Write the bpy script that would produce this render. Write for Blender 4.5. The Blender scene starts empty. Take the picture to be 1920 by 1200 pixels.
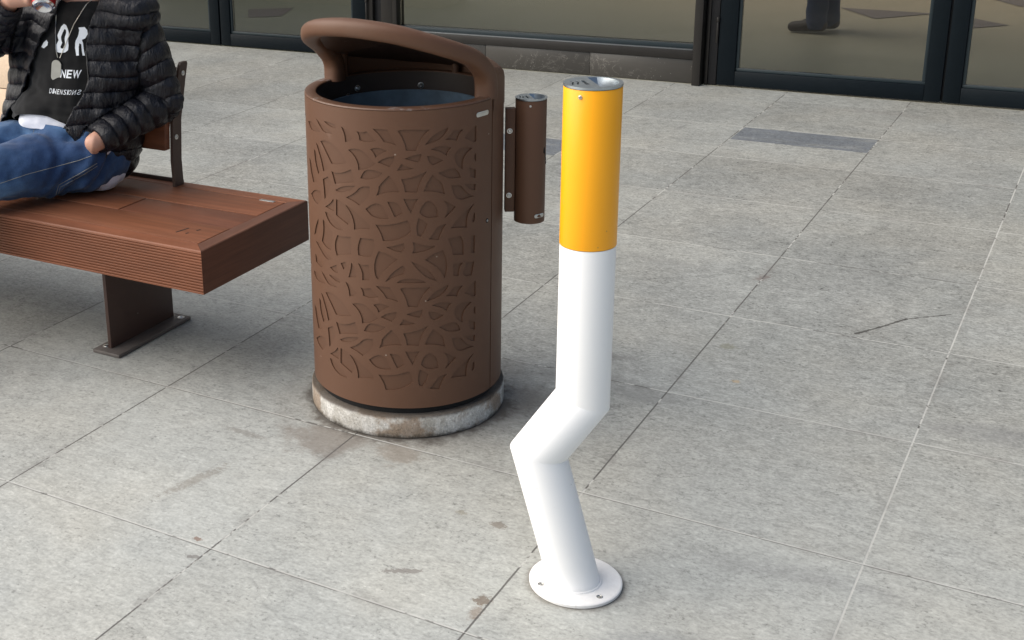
import bpy, bmesh, math, random
import numpy as np
from mathutils import Vector, Matrix, noise, geometry
from mathutils.bvhtree import BVHTree
random.seed(7)
sc = bpy.context.scene
C = sc.collection
PI = math.pi

# ------------------------------------------------------------------ camera
CAM = Vector((2.72433, -1.28511, 1.49224))
RR = [(0.8455222, 0.53292656, -0.03288616), (0.14008845, -0.28084997, -0.94947276), (-0.51523533, 0.79819332, -0.31212174)]
FPX, CX, CY = 2418.8, 600.9, 438.4
cd = bpy.data.cameras.new('camera')
cam = bpy.data.objects.new('camera', cd); C.objects.link(cam)
right, down, fwd = Vector(RR[0]), Vector(RR[1]), Vector(RR[2])
m = Matrix((right, -down, -fwd)).transposed().to_4x4()
m.translation = CAM
cam.matrix_world = m
cd.sensor_width = 36; cd.sensor_fit = 'HORIZONTAL'
cd.lens = FPX / 1920 * 36
cd.shift_x = (960 - CX) / 1920
cd.shift_y = -(600 - CY) / 1920
cd.clip_end = 500
sc.camera = cam

# ------------------------------------------------------------------ world, sun
SUN_AZ, SUN_EL = math.radians(212), math.radians(42)      # azimuth: math angle of the sun's direction in x, y
w = bpy.data.worlds.new('World'); sc.world = w; w.use_nodes = True
nt = w.node_tree; nt.nodes.clear()
sky = nt.nodes.new('ShaderNodeTexSky'); sky.sky_type = 'NISHITA'; sky.sun_disc = False
sky.sun_elevation = SUN_EL; sky.sun_rotation = PI / 2 - SUN_AZ
sky.air_density = 1.0; sky.dust_density = 3.0; sky.ozone_density = 1.0
bg = nt.nodes.new('ShaderNodeBackground'); bg.inputs['Strength'].default_value = 0.090
wo = nt.nodes.new('ShaderNodeOutputWorld')
nt.links.new(sky.outputs[0], bg.inputs[0]); nt.links.new(bg.outputs[0], wo.inputs[0])
sd = bpy.data.lights.new('sun', 'SUN'); sd.energy = 3.5; sd.angle = math.radians(90); sd.color = (1.0, 0.955, 0.89)
sun = bpy.data.objects.new('sun', sd); C.objects.link(sun)
sdir = Vector((math.cos(SUN_AZ) * math.cos(SUN_EL), math.sin(SUN_AZ) * math.cos(SUN_EL), math.sin(SUN_EL)))
sun.rotation_euler = sdir.to_track_quat('Z', 'Y').to_euler(); sun.location = (0, 0, 8)
sc.view_settings.view_transform = 'Standard'; sc.view_settings.look = 'None'
sc.view_settings.exposure = 0.46; sc.view_settings.gamma = 1.0
sc.cycles.max_bounces = 10; sc.cycles.transparent_max_bounces = 12

# ------------------------------------------------------------------ shader maths
class N:
    """a float or colour socket with arithmetic"""
    def __init__(s, t, sock): s.t = t; s.k = sock
    def _m(s, op, *a, clamp=False):
        n = s.t.nodes.new('ShaderNodeMath'); n.operation = op; n.use_clamp = clamp
        for i, v in enumerate((s,) + a):
            if isinstance(v, N): s.t.links.new(v.k, n.inputs[i])
            else: n.inputs[i].default_value = v
        return N(s.t, n.outputs[0])
    def __add__(s, o): return s._m('ADD', o)
    def __sub__(s, o): return s._m('SUBTRACT', o)
    def __mul__(s, o): return s._m('MULTIPLY', o)
    def __truediv__(s, o): return s._m('DIVIDE', o)
    def __pow__(s, o): return s._m('POWER', o)
    def abs(s): return s._m('ABSOLUTE')
    def sin(s): return s._m('SINE')
    def floor(s): return s._m('FLOOR')
    def fract(s): return s._m('FRACT')
    def min(s, o): return s._m('MINIMUM', o)
    def max(s, o): return s._m('MAXIMUM', o)
    def lt(s, o): return s._m('LESS_THAN', o)
    def gt(s, o): return s._m('GREATER_THAN', o)
    def sqrt(s): return s._m('SQRT')
    def inv(s): return s._m('MULTIPLY', -1.0)._m('ADD', 1.0)
    def ramp(s, a, b):   # 0 at a, 1 at b, smooth
        n = s.t.nodes.new('ShaderNodeMapRange'); n.interpolation_type = 'SMOOTHSTEP'
        s.t.links.new(s.k, n.inputs[0]); n.inputs[1].default_value = a; n.inputs[2].default_value = b
        if a > b:
            n.inputs[1].default_value = b; n.inputs[2].default_value = a; n.inputs[3].default_value = 1; n.inputs[4].default_value = 0
        return N(s.t, n.outputs[0])

class Mat:
    def __init__(s, name):
        s.m = bpy.data.materials.new(name); s.m.use_nodes = True; s.t = s.m.node_tree
        s.b = s.t.nodes['Principled BSDF']
        s.out = s.t.nodes['Material Output']
        tc = s.t.nodes.new('ShaderNodeTexCoord'); s.obj = tc.outputs['Object']
        s.geo = s.t.nodes.new('ShaderNodeNewGeometry')
    def pos(s, world=True):
        sp = s.t.nodes.new('ShaderNodeSeparateXYZ')
        s.t.links.new(s.geo.outputs['Position'] if world else s.obj, sp.inputs[0])
        return [N(s.t, o) for o in sp.outputs]
    def vec(s, x, y, z):
        c = s.t.nodes.new('ShaderNodeCombineXYZ')
        for i, v in enumerate((x, y, z)):
            if isinstance(v, N): s.t.links.new(v.k, c.inputs[i])
            else: c.inputs[i].default_value = v
        return c.outputs[0]
    def noise(s, scale, detail=4, rough=0.6, vec=None, dist=0.0, stretch=None):
        n = s.t.nodes.new('ShaderNodeTexNoise'); n.inputs['Scale'].default_value = scale
        n.inputs['Detail'].default_value = detail; n.inputs['Roughness'].default_value = rough; n.inputs['Distortion'].default_value = dist
        v = vec if vec is not None else s.obj
        if stretch:
            mp = s.t.nodes.new('ShaderNodeMapping'); mp.inputs['Scale'].default_value = stretch
            s.t.links.new(v, mp.inputs[0]); v = mp.outputs[0]
        s.t.links.new(v, n.inputs['Vector'])
        return N(s.t, n.outputs['Fac'])
    def white(s, vec):
        n = s.t.nodes.new('ShaderNodeTexWhiteNoise'); s.t.links.new(vec, n.inputs[0]); return N(s.t, n.outputs[0])
    def voro(s, scale, vec=None, feature='F1'):
        n = s.t.nodes.new('ShaderNodeTexVoronoi'); n.inputs['Scale'].default_value = scale; n.feature = feature
        s.t.links.new(vec if vec is not None else s.obj, n.inputs['Vector']); return N(s.t, n.outputs['Distance'])
    def mix(s, f, a, b, mode='MIX'):
        n = s.t.nodes.new('ShaderNodeMix'); n.data_type = 'RGBA'; n.blend_type = mode
        for idx, v in ((0, f), (6, a), (7, b)):
            if isinstance(v, N): s.t.links.new(v.k, n.inputs[idx])
            elif idx == 0: n.inputs[0].default_value = v
            else: n.inputs[idx].default_value = (*v, 1)
        return N(s.t, n.outputs[2])
    def scale(s, col, f):
        g = s.vec(f, f, f)
        n = s.t.nodes.new('ShaderNodeVectorMath'); n.operation = 'MULTIPLY'
        if isinstance(col, N): s.t.links.new(col.k, n.inputs[0])
        else: n.inputs[0].default_value = col
        s.t.links.new(g, n.inputs[1]); return N(s.t, n.outputs[0])
    def set(s, col=None, rough=None, metal=None, spec=None, coat=None, sheen=None):
        for nme, v in (('Base Color', col), ('Roughness', rough), ('Metallic', metal), ('Specular IOR Level', spec), ('Coat Weight', coat), ('Sheen Weight', sheen)):
            if v is None: continue
            if isinstance(v, N): s.t.links.new(v.k, s.b.inputs[nme])
            elif isinstance(v, tuple): s.b.inputs[nme].default_value = (*v, 1)
            else: s.b.inputs[nme].default_value = v
        return s
    def bump(s, h, strength=0.3, dist=0.002):
        n = s.t.nodes.new('ShaderNodeBump'); n.inputs['Strength'].default_value = strength; n.inputs['Distance'].default_value = dist
        s.t.links.new(h.k, n.inputs['Height']); s.t.links.new(n.outputs[0], s.b.inputs['Normal']); return s

def simple(name, col, rough=0.5, metal=0.0, var=0.12, nscale=14, bump=0.0, bscale=180, spec=None):
    M = Mat(name)
    f = M.noise(nscale, 5) * (2 * var) + (1 - var)
    M.set(M.scale(col, f), M.noise(nscale * 2, 3) * 0.18 + (rough - 0.09), metal, spec)
    if bump: M.bump(M.noise(bscale, 3), bump, 0.001)
    return M.m

# paving: granite-look slabs 0.6 m with grout, painted light and shade, dirt and stains
TY = 0.6034
def paving_mat():
    M = Mat('granite_paving')
    x, y, z = M.pos()
    P = M.vec(x, y, 0.0)
    jx = x / 0.6; jy = y / TY
    cut = y.gt(7.5 * TY)                      # the last rows before the facade follow another joint
    ix = (jx + 0.5).floor(); iy = (jy + 0.5).floor()
    dx = (jx - ix).abs() * 0.6
    dy = (jy - iy).abs() * TY
    # hide the joint at 8*TY beyond 7.5 and put one at 4.80 instead, plus the cut joint at 4.54
    far = y.gt(4.50)
    inpatch = (x.gt(1.2)) * (x.lt(1.8))
    d480 = (y - 4.805).abs()
    d454 = (y - 4.542).abs() + inpatch.inv() * 10
    dfar = d480.min(d454)
    dy = dy * far.inv() + dfar * far
    wob = (M.noise(60, 3, vec=P) - 0.5) * 0.0016
    d = dx.min(dy) + wob
    joint = d.ramp(0.0029, 0.0013)
    tid = M.white(M.vec(jx.floor() + 0.5, jy.floor() + 0.5, 3.0))
    tid2 = M.white(M.vec(jx.floor() + 0.5, jy.floor() + 0.5, 9.0))
    off = tid * 37.0
    Pt = M.vec(x + off, y + tid2 * 31.0, 0.0)
    fine = M.noise(150, 5, 0.72, vec=Pt)
    grain = M.noise(105, 3, 0.6, vec=Pt, stretch=(0.8, 1.15, 1)).ramp(0.36, 0.64)
    pale = M.noise(34, 4, 0.7, vec=Pt, dist=0.4).ramp(0.50, 0.68)
    strk = M.noise(46, 5, 0.7, vec=Pt, dist=0.8, stretch=(0.75, 1.5, 1))
    med = M.noise(27, 5, 0.66, vec=Pt, stretch=(0.75, 1.1, 1), dist=0.5)
    big = M.noise(2.1, 4, 0.6, vec=P)
    near_light = (y + (tid - 0.5) * 0.9 + (tid2 - 0.5) * 0.5 + (big - 0.5) * 1.6).ramp(2.3, 0.7)  # brighter light on the near ground, painted into the slab tone
    base = (fine - 0.5) * 1.0 + (strk - 0.5) * 0.85 + (med - 0.5) * 0.85 + (big - 0.5) * 0.75 + (tid - 0.5) * 0.17 + 0.96 + near_light * 0.47 + (grain - 0.5) * 0.24 + pale * 0.13
    flecks = M.noise(75, 2, 0.5, vec=Pt, stretch=(0.8, 1.7, 1)).ramp(0.60, 0.72) * 0.26
    darks = M.noise(85, 4, 0.65, vec=Pt).ramp(0.54, 0.64) * (M.noise(13, 4, 0.65, vec=Pt).ramp(0.44, 0.60)) * 0.42
    base = base + flecks - darks
    warm = M.noise(1.3, 3, vec=P).ramp(0.35, 0.7)
    col = M.mix(warm, (0.258, 0.267, 0.253), (0.280, 0.280, 0.254))
    col = M.scale(col, base)
    # the one blue-grey slab strip, and the one behind the bin
    hf0 = M.noise(7, 5, 0.7, vec=P, stretch=(0.6, 2.0, 1))
    r = [(1.207, 1.797, 4.545, 4.800), (0.0, 0.598, 3.935, 4.215)]
    for a, b, c_, d_ in r:
        k = (x.gt(a)) * (x.lt(b)) * (y.gt(c_)) * (y.lt(d_))
        col = M.mix(k * (hf0.ramp(0.25, 0.55) * 0.5 + 0.42), col, M.scale((0.120, 0.134, 0.152), base))
    edgeN = M.noise(9, 4, 0.65, vec=P)
    hfN = M.noise(45, 4, 0.7, vec=P)
    smN = M.noise(115, 4, 0.75, vec=P)
    def blob(cx, cy, rx, ry, ang=0.0, soft=0.5, warp=0.05):
        ca, sa = math.cos(ang), math.sin(ang)
        xr = (x - cx) * ca + (y - cy) * sa; yr = (y - cy) * ca - (x - cx) * sa
        q = ((xr / rx) * (xr / rx) + (yr / ry) * (yr / ry)).sqrt() + ((smN - 0.5) * 2.6 + (hfN - 0.5) * 1.2 if min(rx, ry) < 0.05 else (edgeN - 0.5) * (warp * 28) + (hfN - 0.5) * (warp * 16))
        return q.ramp(1.0, 1.0 - soft)
    stains_and_shade = [ # cx cy rx ry ang soft warp colour strength
        (1.155, 1.16, 0.15, 0.11, 0.2, 0.6, 0.06, (0.17, 0.14, 0.115), 0.55),
        (1.34, 1.17, 0.09, 0.06, 0.0, 0.5, 0.06, (0.22, 0.18, 0.14), 0.5),
        (1.56, 1.80, 0.20, 0.13, 0.5, 0.8, 0.07, (0.16, 0.155, 0.145), 0.35),
        (1.74, 1.76, 0.17, 0.10, 0.3, 0.8, 0.07, (0.15, 0.15, 0.145), 0.40),  # end of the bin's soft shadow, painted as a grey patch
        (1.51, 1.60, 0.12, 0.12, 0.3, 0.8, 0.07, (0.10, 0.09, 0.08), 0.45),
        (1.58, 1.96, 0.10, 0.035, 0.2, 0.6, 0.06, (0.12, 0.115, 0.11), 0.5),
        (1.66, 1.60, 0.14, 0.03, 0.9, 0.6, 0.06, (0.12, 0.115, 0.11), 0.45),
        (1.694, 0.985, 0.021, 0.015, 0.0, 0.3, 0.04, (0.15, 0.12, 0.09), 0.60),
        (1.600, 0.995, 0.016, 0.011, 0.0, 0.5, 0.04, (0.20, 0.18, 0.13), 0.5),
        (1.784, 0.716, 0.021, 0.017, 0.5, 0.3, 0.05, (0.14, 0.105, 0.075), 0.75),
        (1.790, 0.672, 0.016, 0.035, 0.0, 0.7, 0.05, (0.19, 0.14, 0.10), 0.6),
        (1.856, 2.181, 0.030, 0.024, 0.0, 0.4, 0.03, (0.17, 0.17, 0.12), 0.55),
        (1.939, 1.959, 0.018, 0.012, 0.2, 0.8, 0.04, (0.40, 0.26, 0.10), 0.5),
        (1.798, 2.79, 0.026, 0.05, -0.3, 0.8, 0.04, (0.14, 0.11, 0.10), 0.65),
        (0.985, 0.82, 0.022, 0.13, -0.25, 0.6, 0.06, (0.20, 0.18, 0.15), 0.50),
        (0.95, 1.08, 0.08, 0.017, -0.1, 0.6, 0.06, (0.20, 0.19, 0.17), 0.50),
        (1.15, 0.62, 0.012, 0.008, 0.0, 0.3, 0.02, (0.19, 0.12, 0.09), 0.8),
        (1.185, 0.56, 0.020, 0.008, 0.3, 0.4, 0.04, (0.15, 0.14, 0.13), 0.7),
        (0.94, 4.68, 0.018, 0.10, -0.1, 0.9, 0.04, (0.12, 0.12, 0.12), 0.5),
        (2.60, 1.95, 0.35, 0.09, 0.15, 0.9, 0.05, (0.17, 0.17, 0.17), 0.40),
        (1.60, 0.73, 0.05, 0.012, 0.5, 0.4, 0.05, (0.17, 0.155, 0.14), 0.7),
        (2.30, 1.10, 0.30, 0.05, 0.1, 0.9, 0.05, (0.17, 0.17, 0.17), 0.3),
        (2.16, 0.72, 0.22, 0.12, 0.2, 0.9, 0.05, (0.20, 0.21, 0.22), 0.45),  # soft shade beside the ash post, painted blue-grey
        (1.73, 5.35, 0.4, 0.06, 0.0, 0.9, 0.05, (0.18, 0.17, 0.16), 0.3),
        (1.45, 2.80, 0.30, 0.03, 0.0, 0.9, 0.05, (0.20, 0.20, 0.19), 0.3),
    ]
    for cx, cy, rx, ry, an, so, wa, sc_, st in stains_and_shade:
        col = M.mix(blob(cx, cy, rx, ry, an, so, wa) * st, col, sc_)
    # black scuff mark, along a shallow arc
    pts = [(2.151, 2.442), (2.207, 2.535), (2.258, 2.627), (2.365, 2.722)]
    mark = None
    for (x0, y0), (x1, y1), wd in zip(pts[:-1], pts[1:], (0.006, 0.0055, 0.003)):
        L2 = (x1 - x0) ** 2 + (y1 - y0) ** 2
        t = (((x - x0) * (x1 - x0) + (y - y0) * (y1 - y0)) / L2).max(0.0).min(1.0)
        ex = x - (t * (x1 - x0) + x0); ey = y - (t * (y1 - y0) + y0)
        dd = (ex * ex + ey * ey).sqrt() + (hfN - 0.5) * 0.018
        k = dd.ramp(wd, wd * 0.35)
        mark = k if mark is None else mark.max(k)
    col = M.mix(mark * 0.85, col, (0.045, 0.042, 0.038))
    # dirt washed out from under the bin's footing
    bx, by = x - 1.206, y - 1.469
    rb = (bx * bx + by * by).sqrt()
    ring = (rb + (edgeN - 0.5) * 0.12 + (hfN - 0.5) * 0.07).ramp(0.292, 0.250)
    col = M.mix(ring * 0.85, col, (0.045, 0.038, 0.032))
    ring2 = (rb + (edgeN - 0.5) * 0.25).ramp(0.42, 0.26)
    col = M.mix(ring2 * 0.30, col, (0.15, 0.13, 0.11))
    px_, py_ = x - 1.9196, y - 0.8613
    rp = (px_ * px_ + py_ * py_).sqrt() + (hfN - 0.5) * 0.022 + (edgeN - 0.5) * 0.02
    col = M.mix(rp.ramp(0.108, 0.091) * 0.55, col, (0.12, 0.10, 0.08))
    # crumbs and chewing-gum dots
    crumbs = M.voro(23, vec=P).ramp(0.055, 0.03) * M.white(M.vec((x * 23).floor(), (y * 23).floor(), 1.0)).gt(0.55)
    col = M.mix(crumbs * 0.45, col, (0.11, 0.10, 0.09))
    sparks = M.voro(40, vec=P).ramp(0.05, 0.02) * rb.ramp(0.6, 0.25)
    col = M.mix(sparks * 0.8, col, (0.75, 0.74, 0.7))
    # joints: pale grout mostly, empty and dark in places
    jn = M.noise(3.2, 4, 0.7, vec=P); jn2 = M.noise(38, 2, vec=P)
    isx = dx.lt(dy)
    bias = isx * ((x - 1.75).ramp(0.5, 0.0) * 0.16 - 0.07) + isx.inv() * (-0.06)
    darkj = (jn + (jn2 - 0.5) * 0.35 + bias).ramp(0.50, 0.56)
    jc = M.mix(darkj, (0.46, 0.46, 0.43), (0.07, 0.065, 0.06))
    col = M.mix(joint * 0.85, col, jc)
    sy = (jy - iy) * TY
    under = (sy + 0.0034 + wob).abs().ramp(0.0017, 0.0005) * y.ramp(2.0, 1.3) * M.noise(8, 4, 0.7, vec=P).ramp(0.36, 0.50)  # edge shadow along the near joints, painted as a dark line
    col = M.mix(under * 0.75, col, (0.07, 0.065, 0.06))
    # soil gathering beside the joints
    soil = d.ramp(0.03, 0.002) * M.noise(6, 4, vec=P).ramp(0.5, 0.7)
    col = M.mix(soil * 0.35, col, (0.15, 0.14, 0.13))
    M.set(col, med * 0.25 + 0.50, spec=0.35)
    M.bump(fine * 0.35 + strk * 0.35 + joint * -0.8, 0.40, 0.0014)
    return M.m

def powder(name, col, var=0.07):
    M = Mat(name)
    big = M.noise(3.0, 4); f = M.noise(900, 2)
    c = M.scale(col, big * (2 * var) + (1 - var) + (f - 0.5) * 0.10)
    dust = M.noise(1.7, 5, 0.7, stretch=(1, 1, .5)).ramp(.5, .75)
    c = M.mix(dust * 0.10, c, (0.34, 0.30, 0.26))
    chips = M.voro(17).ramp(0.045, 0.02) * M.noise(3.7, 2).gt(0.47)
    c = M.mix(chips * 0.6, c, (0.42, 0.36, 0.30))
    M.set(c, M.noise(5, 3) * 0.16 + 0.42, spec=0.30)
    M.bump(f, 0.10, 0.0006)
    return M.m

def wood_mat(name, col, ribs=False, axis=0):
    M = Mat(name)
    x, y, z = M.pos(False)
    st = [(1.2, 26, 26), (26, 1.2, 26)][axis]
    g = M.noise(2.2, 6, 0.65, stretch=st, dist=0.4)
    g2 = M.noise(9, 4, 0.7, stretch=(1.2, 3, 3) if ribs else st)
    if ribs: g = M.noise(1.6, 5, 0.6, stretch=(1.0, 5, 5))
    b = M.noise(2.2, 3)
    c = M.mix(g.ramp(0.3, 0.75), tuple(v * 0.78 for v in col), tuple(min(1, v * 1.18) for v in col))
    c = M.scale(c, (g2 - 0.5) * 0.35 + 1.0 + (b - 0.5) * 0.7)
    specks = M.voro(60).ramp(0.10, 0.05) * M.noise(7, 2).gt(0.56)
    c = M.mix(specks * 0.4, c, (0.03, 0.02, 0.015))
    M.set(c, g * 0.2 + 0.40, spec=0.28)
    M.bump(g * 0.5 + g2 * 0.5, 0.35, 0.0006)
    return M.m

def fabric(name, col, rough=0.85, scale=700, var=0.15):
    M = Mat(name)
    c = M.scale(col, M.noise(9, 4) * (2 * var) + (1 - var))
    M.set(c, rough, spec=0.25, sheen=0.1)
    M.bump(M.noise(scale, 2), 0.3, 0.0008)
    return M.m

def denim_mat():
    M = Mat('blue_denim')
    x, y, z = M.pos(False)
    tw = (x * 2600 + y * 1900 + z * 2600).sin() * 0.5 + 0.5
    f = M.noise(420, 3, 0.7)
    fade = M.noise(4.2, 4, 0.55, dist=0.4, stretch=(1, 1, 1.6))
    c = M.mix(fade.ramp(0.34, 0.70), (0.020, 0.050, 0.130), (0.080, 0.165, 0.315))
    c = M.scale(c, (f - 0.5) * 0.9 + tw * 0.10 + 0.95)
    M.set(c, 0.8, spec=0.2, sheen=0.15)
    M.bump(f * 0.5 + M.noise(34, 4, 0.6, dist=1.2) * 2.0, 0.35, 0.003)
    return M.m

def jacket_mat(name='quilted_nylon'):
    M = Mat(name)
    wr = M.noise(26, 5, 0.65, dist=1.5, stretch=(2.2, 2.2, 0.8))
    c = M.mix(M.noise(5, 3), (0.0055, 0.006, 0.0095), (0.0085, 0.009, 0.014))
    M.set(c, wr * 0.2 + 0.24, spec=0.40)
    an = M.t.nodes.new('ShaderNodeAttribute'); an.attribute_name = 'quilt'; q = N(M.t, an.outputs['Fac'])
    puff = (q * PI).sin().abs() ** 0.35
    x, y, z = M.pos(False)
    cr = M.noise(1.0, 4, 0.6, vec=M.vec(x * 75, y * 75, q * 0.9 + z * 6), dist=0.6)
    M.bump(puff * 0.9 + wr * 0.8 + cr * 0.8, 1.0, 0.0065)
    return M.m

def skin_mat():
    M = Mat('skin')
    c = M.mix(M.noise(16, 4), (0.50, 0.26, 0.185), (0.60, 0.36, 0.265))
    M.set(c, 0.52, spec=0.4); M.b.inputs['Subsurface Weight'].default_value = 0.12; M.b.inputs['Subsurface Radius'].default_value = (0.01, 0.004, 0.002)
    M.bump(M.noise(230, 3), 0.15, 0.0006)
    return M.m

def concrete_mat():
    M = Mat('stained_concrete')
    x, y, z = M.pos(False)
    n = M.noise(17, 6, 0.72); b = M.noise(5.5, 5, 0.66); f = M.noise(190, 3, 0.7)
    c = M.mix(n.ramp(0.3, 0.7), (0.33, 0.31, 0.27), (0.66, 0.65, 0.62))
    c = M.mix(b.ramp(0.50, 0.60) * 0.75, c, (0.24, 0.165, 0.105))
    c = M.scale(c, (f - 0.5) * 1.3 + 1.0)
    c = M.mix(M.voro(110).ramp(0.22, 0.10) * 0.45, c, (0.12, 0.10, 0.085))
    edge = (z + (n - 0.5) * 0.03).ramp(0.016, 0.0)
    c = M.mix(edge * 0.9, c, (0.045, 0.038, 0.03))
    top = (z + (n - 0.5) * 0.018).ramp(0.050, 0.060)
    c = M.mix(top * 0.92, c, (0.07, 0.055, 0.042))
    M.set(c, 0.85, spec=0.3); M.bump(n * 0.6 + f * 0.6, 0.7, 0.004)
    return M.m

def marble_mat():
    M = Mat('dark_marble')
    n = M.noise(7, 6, 0.6, dist=1.5)
    c = M.mix(M.noise(3, 4), (0.040, 0.037, 0.032), (0.065, 0.060, 0.052))
    vein = (n - 0.5).abs().ramp(0.014, 0.002) * M.noise(4, 2).ramp(0.45, 0.62)
    fl = M.voro(70).ramp(0.16, 0.08) * M.noise(9, 3).ramp(0.50, 0.58)
    c = M.mix(vein * 0.35, c, (0.30, 0.28, 0.25)); c = M.mix(fl * 0.75, c, (0.38, 0.37, 0.34))
    M.set(c, 0.34, spec=0.5); return M.m

def glass_mat(name, tint=(0.64, 0.645, 0.62), refl=0.10):
    M = Mat(name); t = M.t
    t.nodes.remove(M.b)
    tr = t.nodes.new('ShaderNodeBsdfTransparent'); tr.inputs[0].default_value = (*tint, 1)
    gl = t.nodes.new('ShaderNodeBsdfGlossy'); gl.inputs['Roughness'].default_value = 0.012
    lw = t.nodes.new('ShaderNodeFresnel'); lw.inputs['IOR'].default_value = 1.45
    f = N(t, lw.outputs[0]) * 1.0 + (M.noise(3, 4) - 0.5) * 0.02
    mx = t.nodes.new('ShaderNodeMixShader')
    t.links.new(f.k, mx.inputs[0]); t.links.new(tr.outputs[0], mx.inputs[1]); t.links.new(gl.outputs[0], mx.inputs[2])
    t.links.new(mx.outputs[0], M.out.inputs[0])
    return M.m

def brushed(name, col=(0.52, 0.54, 0.56), rough=0.32):
    M = Mat(name)
    M.set(M.scale(col, M.noise(30, 4) * 0.4 + 0.8), M.noise(40, 3) * 0.25 + (rough - 0.1), 1.0)
    M.bump(M.noise(500, 2), 0.05, 0.0005); return M.m

def enamel(name, col):
    M = Mat(name)
    x, y, z = M.pos()
    n = M.noise(24, 5, 0.7); b = M.noise(5, 4, 0.6)
    c = M.mix(n.ramp(0.60, 0.75) * b.ramp(0.48, 0.62) * 0.12, col, (0.35, 0.31, 0.25))
    sp = M.voro(26).ramp(0.05, 0.02) * M.noise(8, 2).ramp(0.52, 0.60)
    c = M.mix(sp * 0.45, c, (0.16, 0.12, 0.09))
    foot = (z + (n - 0.5) * 0.03).ramp(0.022, 0.0) + (z + (n - 0.5) * 0.10).ramp(0.10, 0.0) * 0.12
    c = M.mix(foot * 0.35, c, (0.40, 0.385, 0.35))
    scr = M.noise(60, 2, 0.5, stretch=(1, 1, 0.08)).ramp(0.70, 0.76) * b.ramp(0.5, 0.6)
    c = M.mix(scr * 0.18, c, (0.45, 0.42, 0.38))
    M.set(c, n * 0.18 + 0.27, spec=0.5)
    M.bump(M.noise(300, 3), 0.14, 0.0008)
    return M.m

def rim_mat():
    M = Mat('worn_brown_rim')
    n = M.noise(30, 5, 0.7); b = M.noise(7, 3)
    c = M.mix((n * 0.5 + b * 0.5).ramp(0.575, 0.64) * 0.5, BROWN, (0.36, 0.34, 0.33))
    M.set(c, 0.45); return M.m

def floor_mat():
    M = Mat('interior_floor_stone')
    x, y, z = M.pos()
    g = (y - 5.7).ramp(0.0, 4.2)
    c = M.mix(g, (0.38, 0.37, 0.28), (0.44, 0.36, 0.25))
    c = M.mix(x.ramp(1.0, -3.0) * 0.8, c, (0.30, 0.31, 0.23))
    M.set(M.scale(c, M.noise(3, 4) * 0.16 + 0.92 + (M.noise(60, 3) - 0.5) * 0.1), 0.45); return M.m

def stone_mat():
    M = Mat('beige_stone')
    c = M.mix(M.noise(5, 5), (0.78, 0.57, 0.40), (0.88, 0.70, 0.52))
    M.set(M.scale(c, M.noise(80, 4) * 0.3 + 0.85), 0.75); M.bump(M.noise(120, 3), 0.3, 0.001); return M.m

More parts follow.
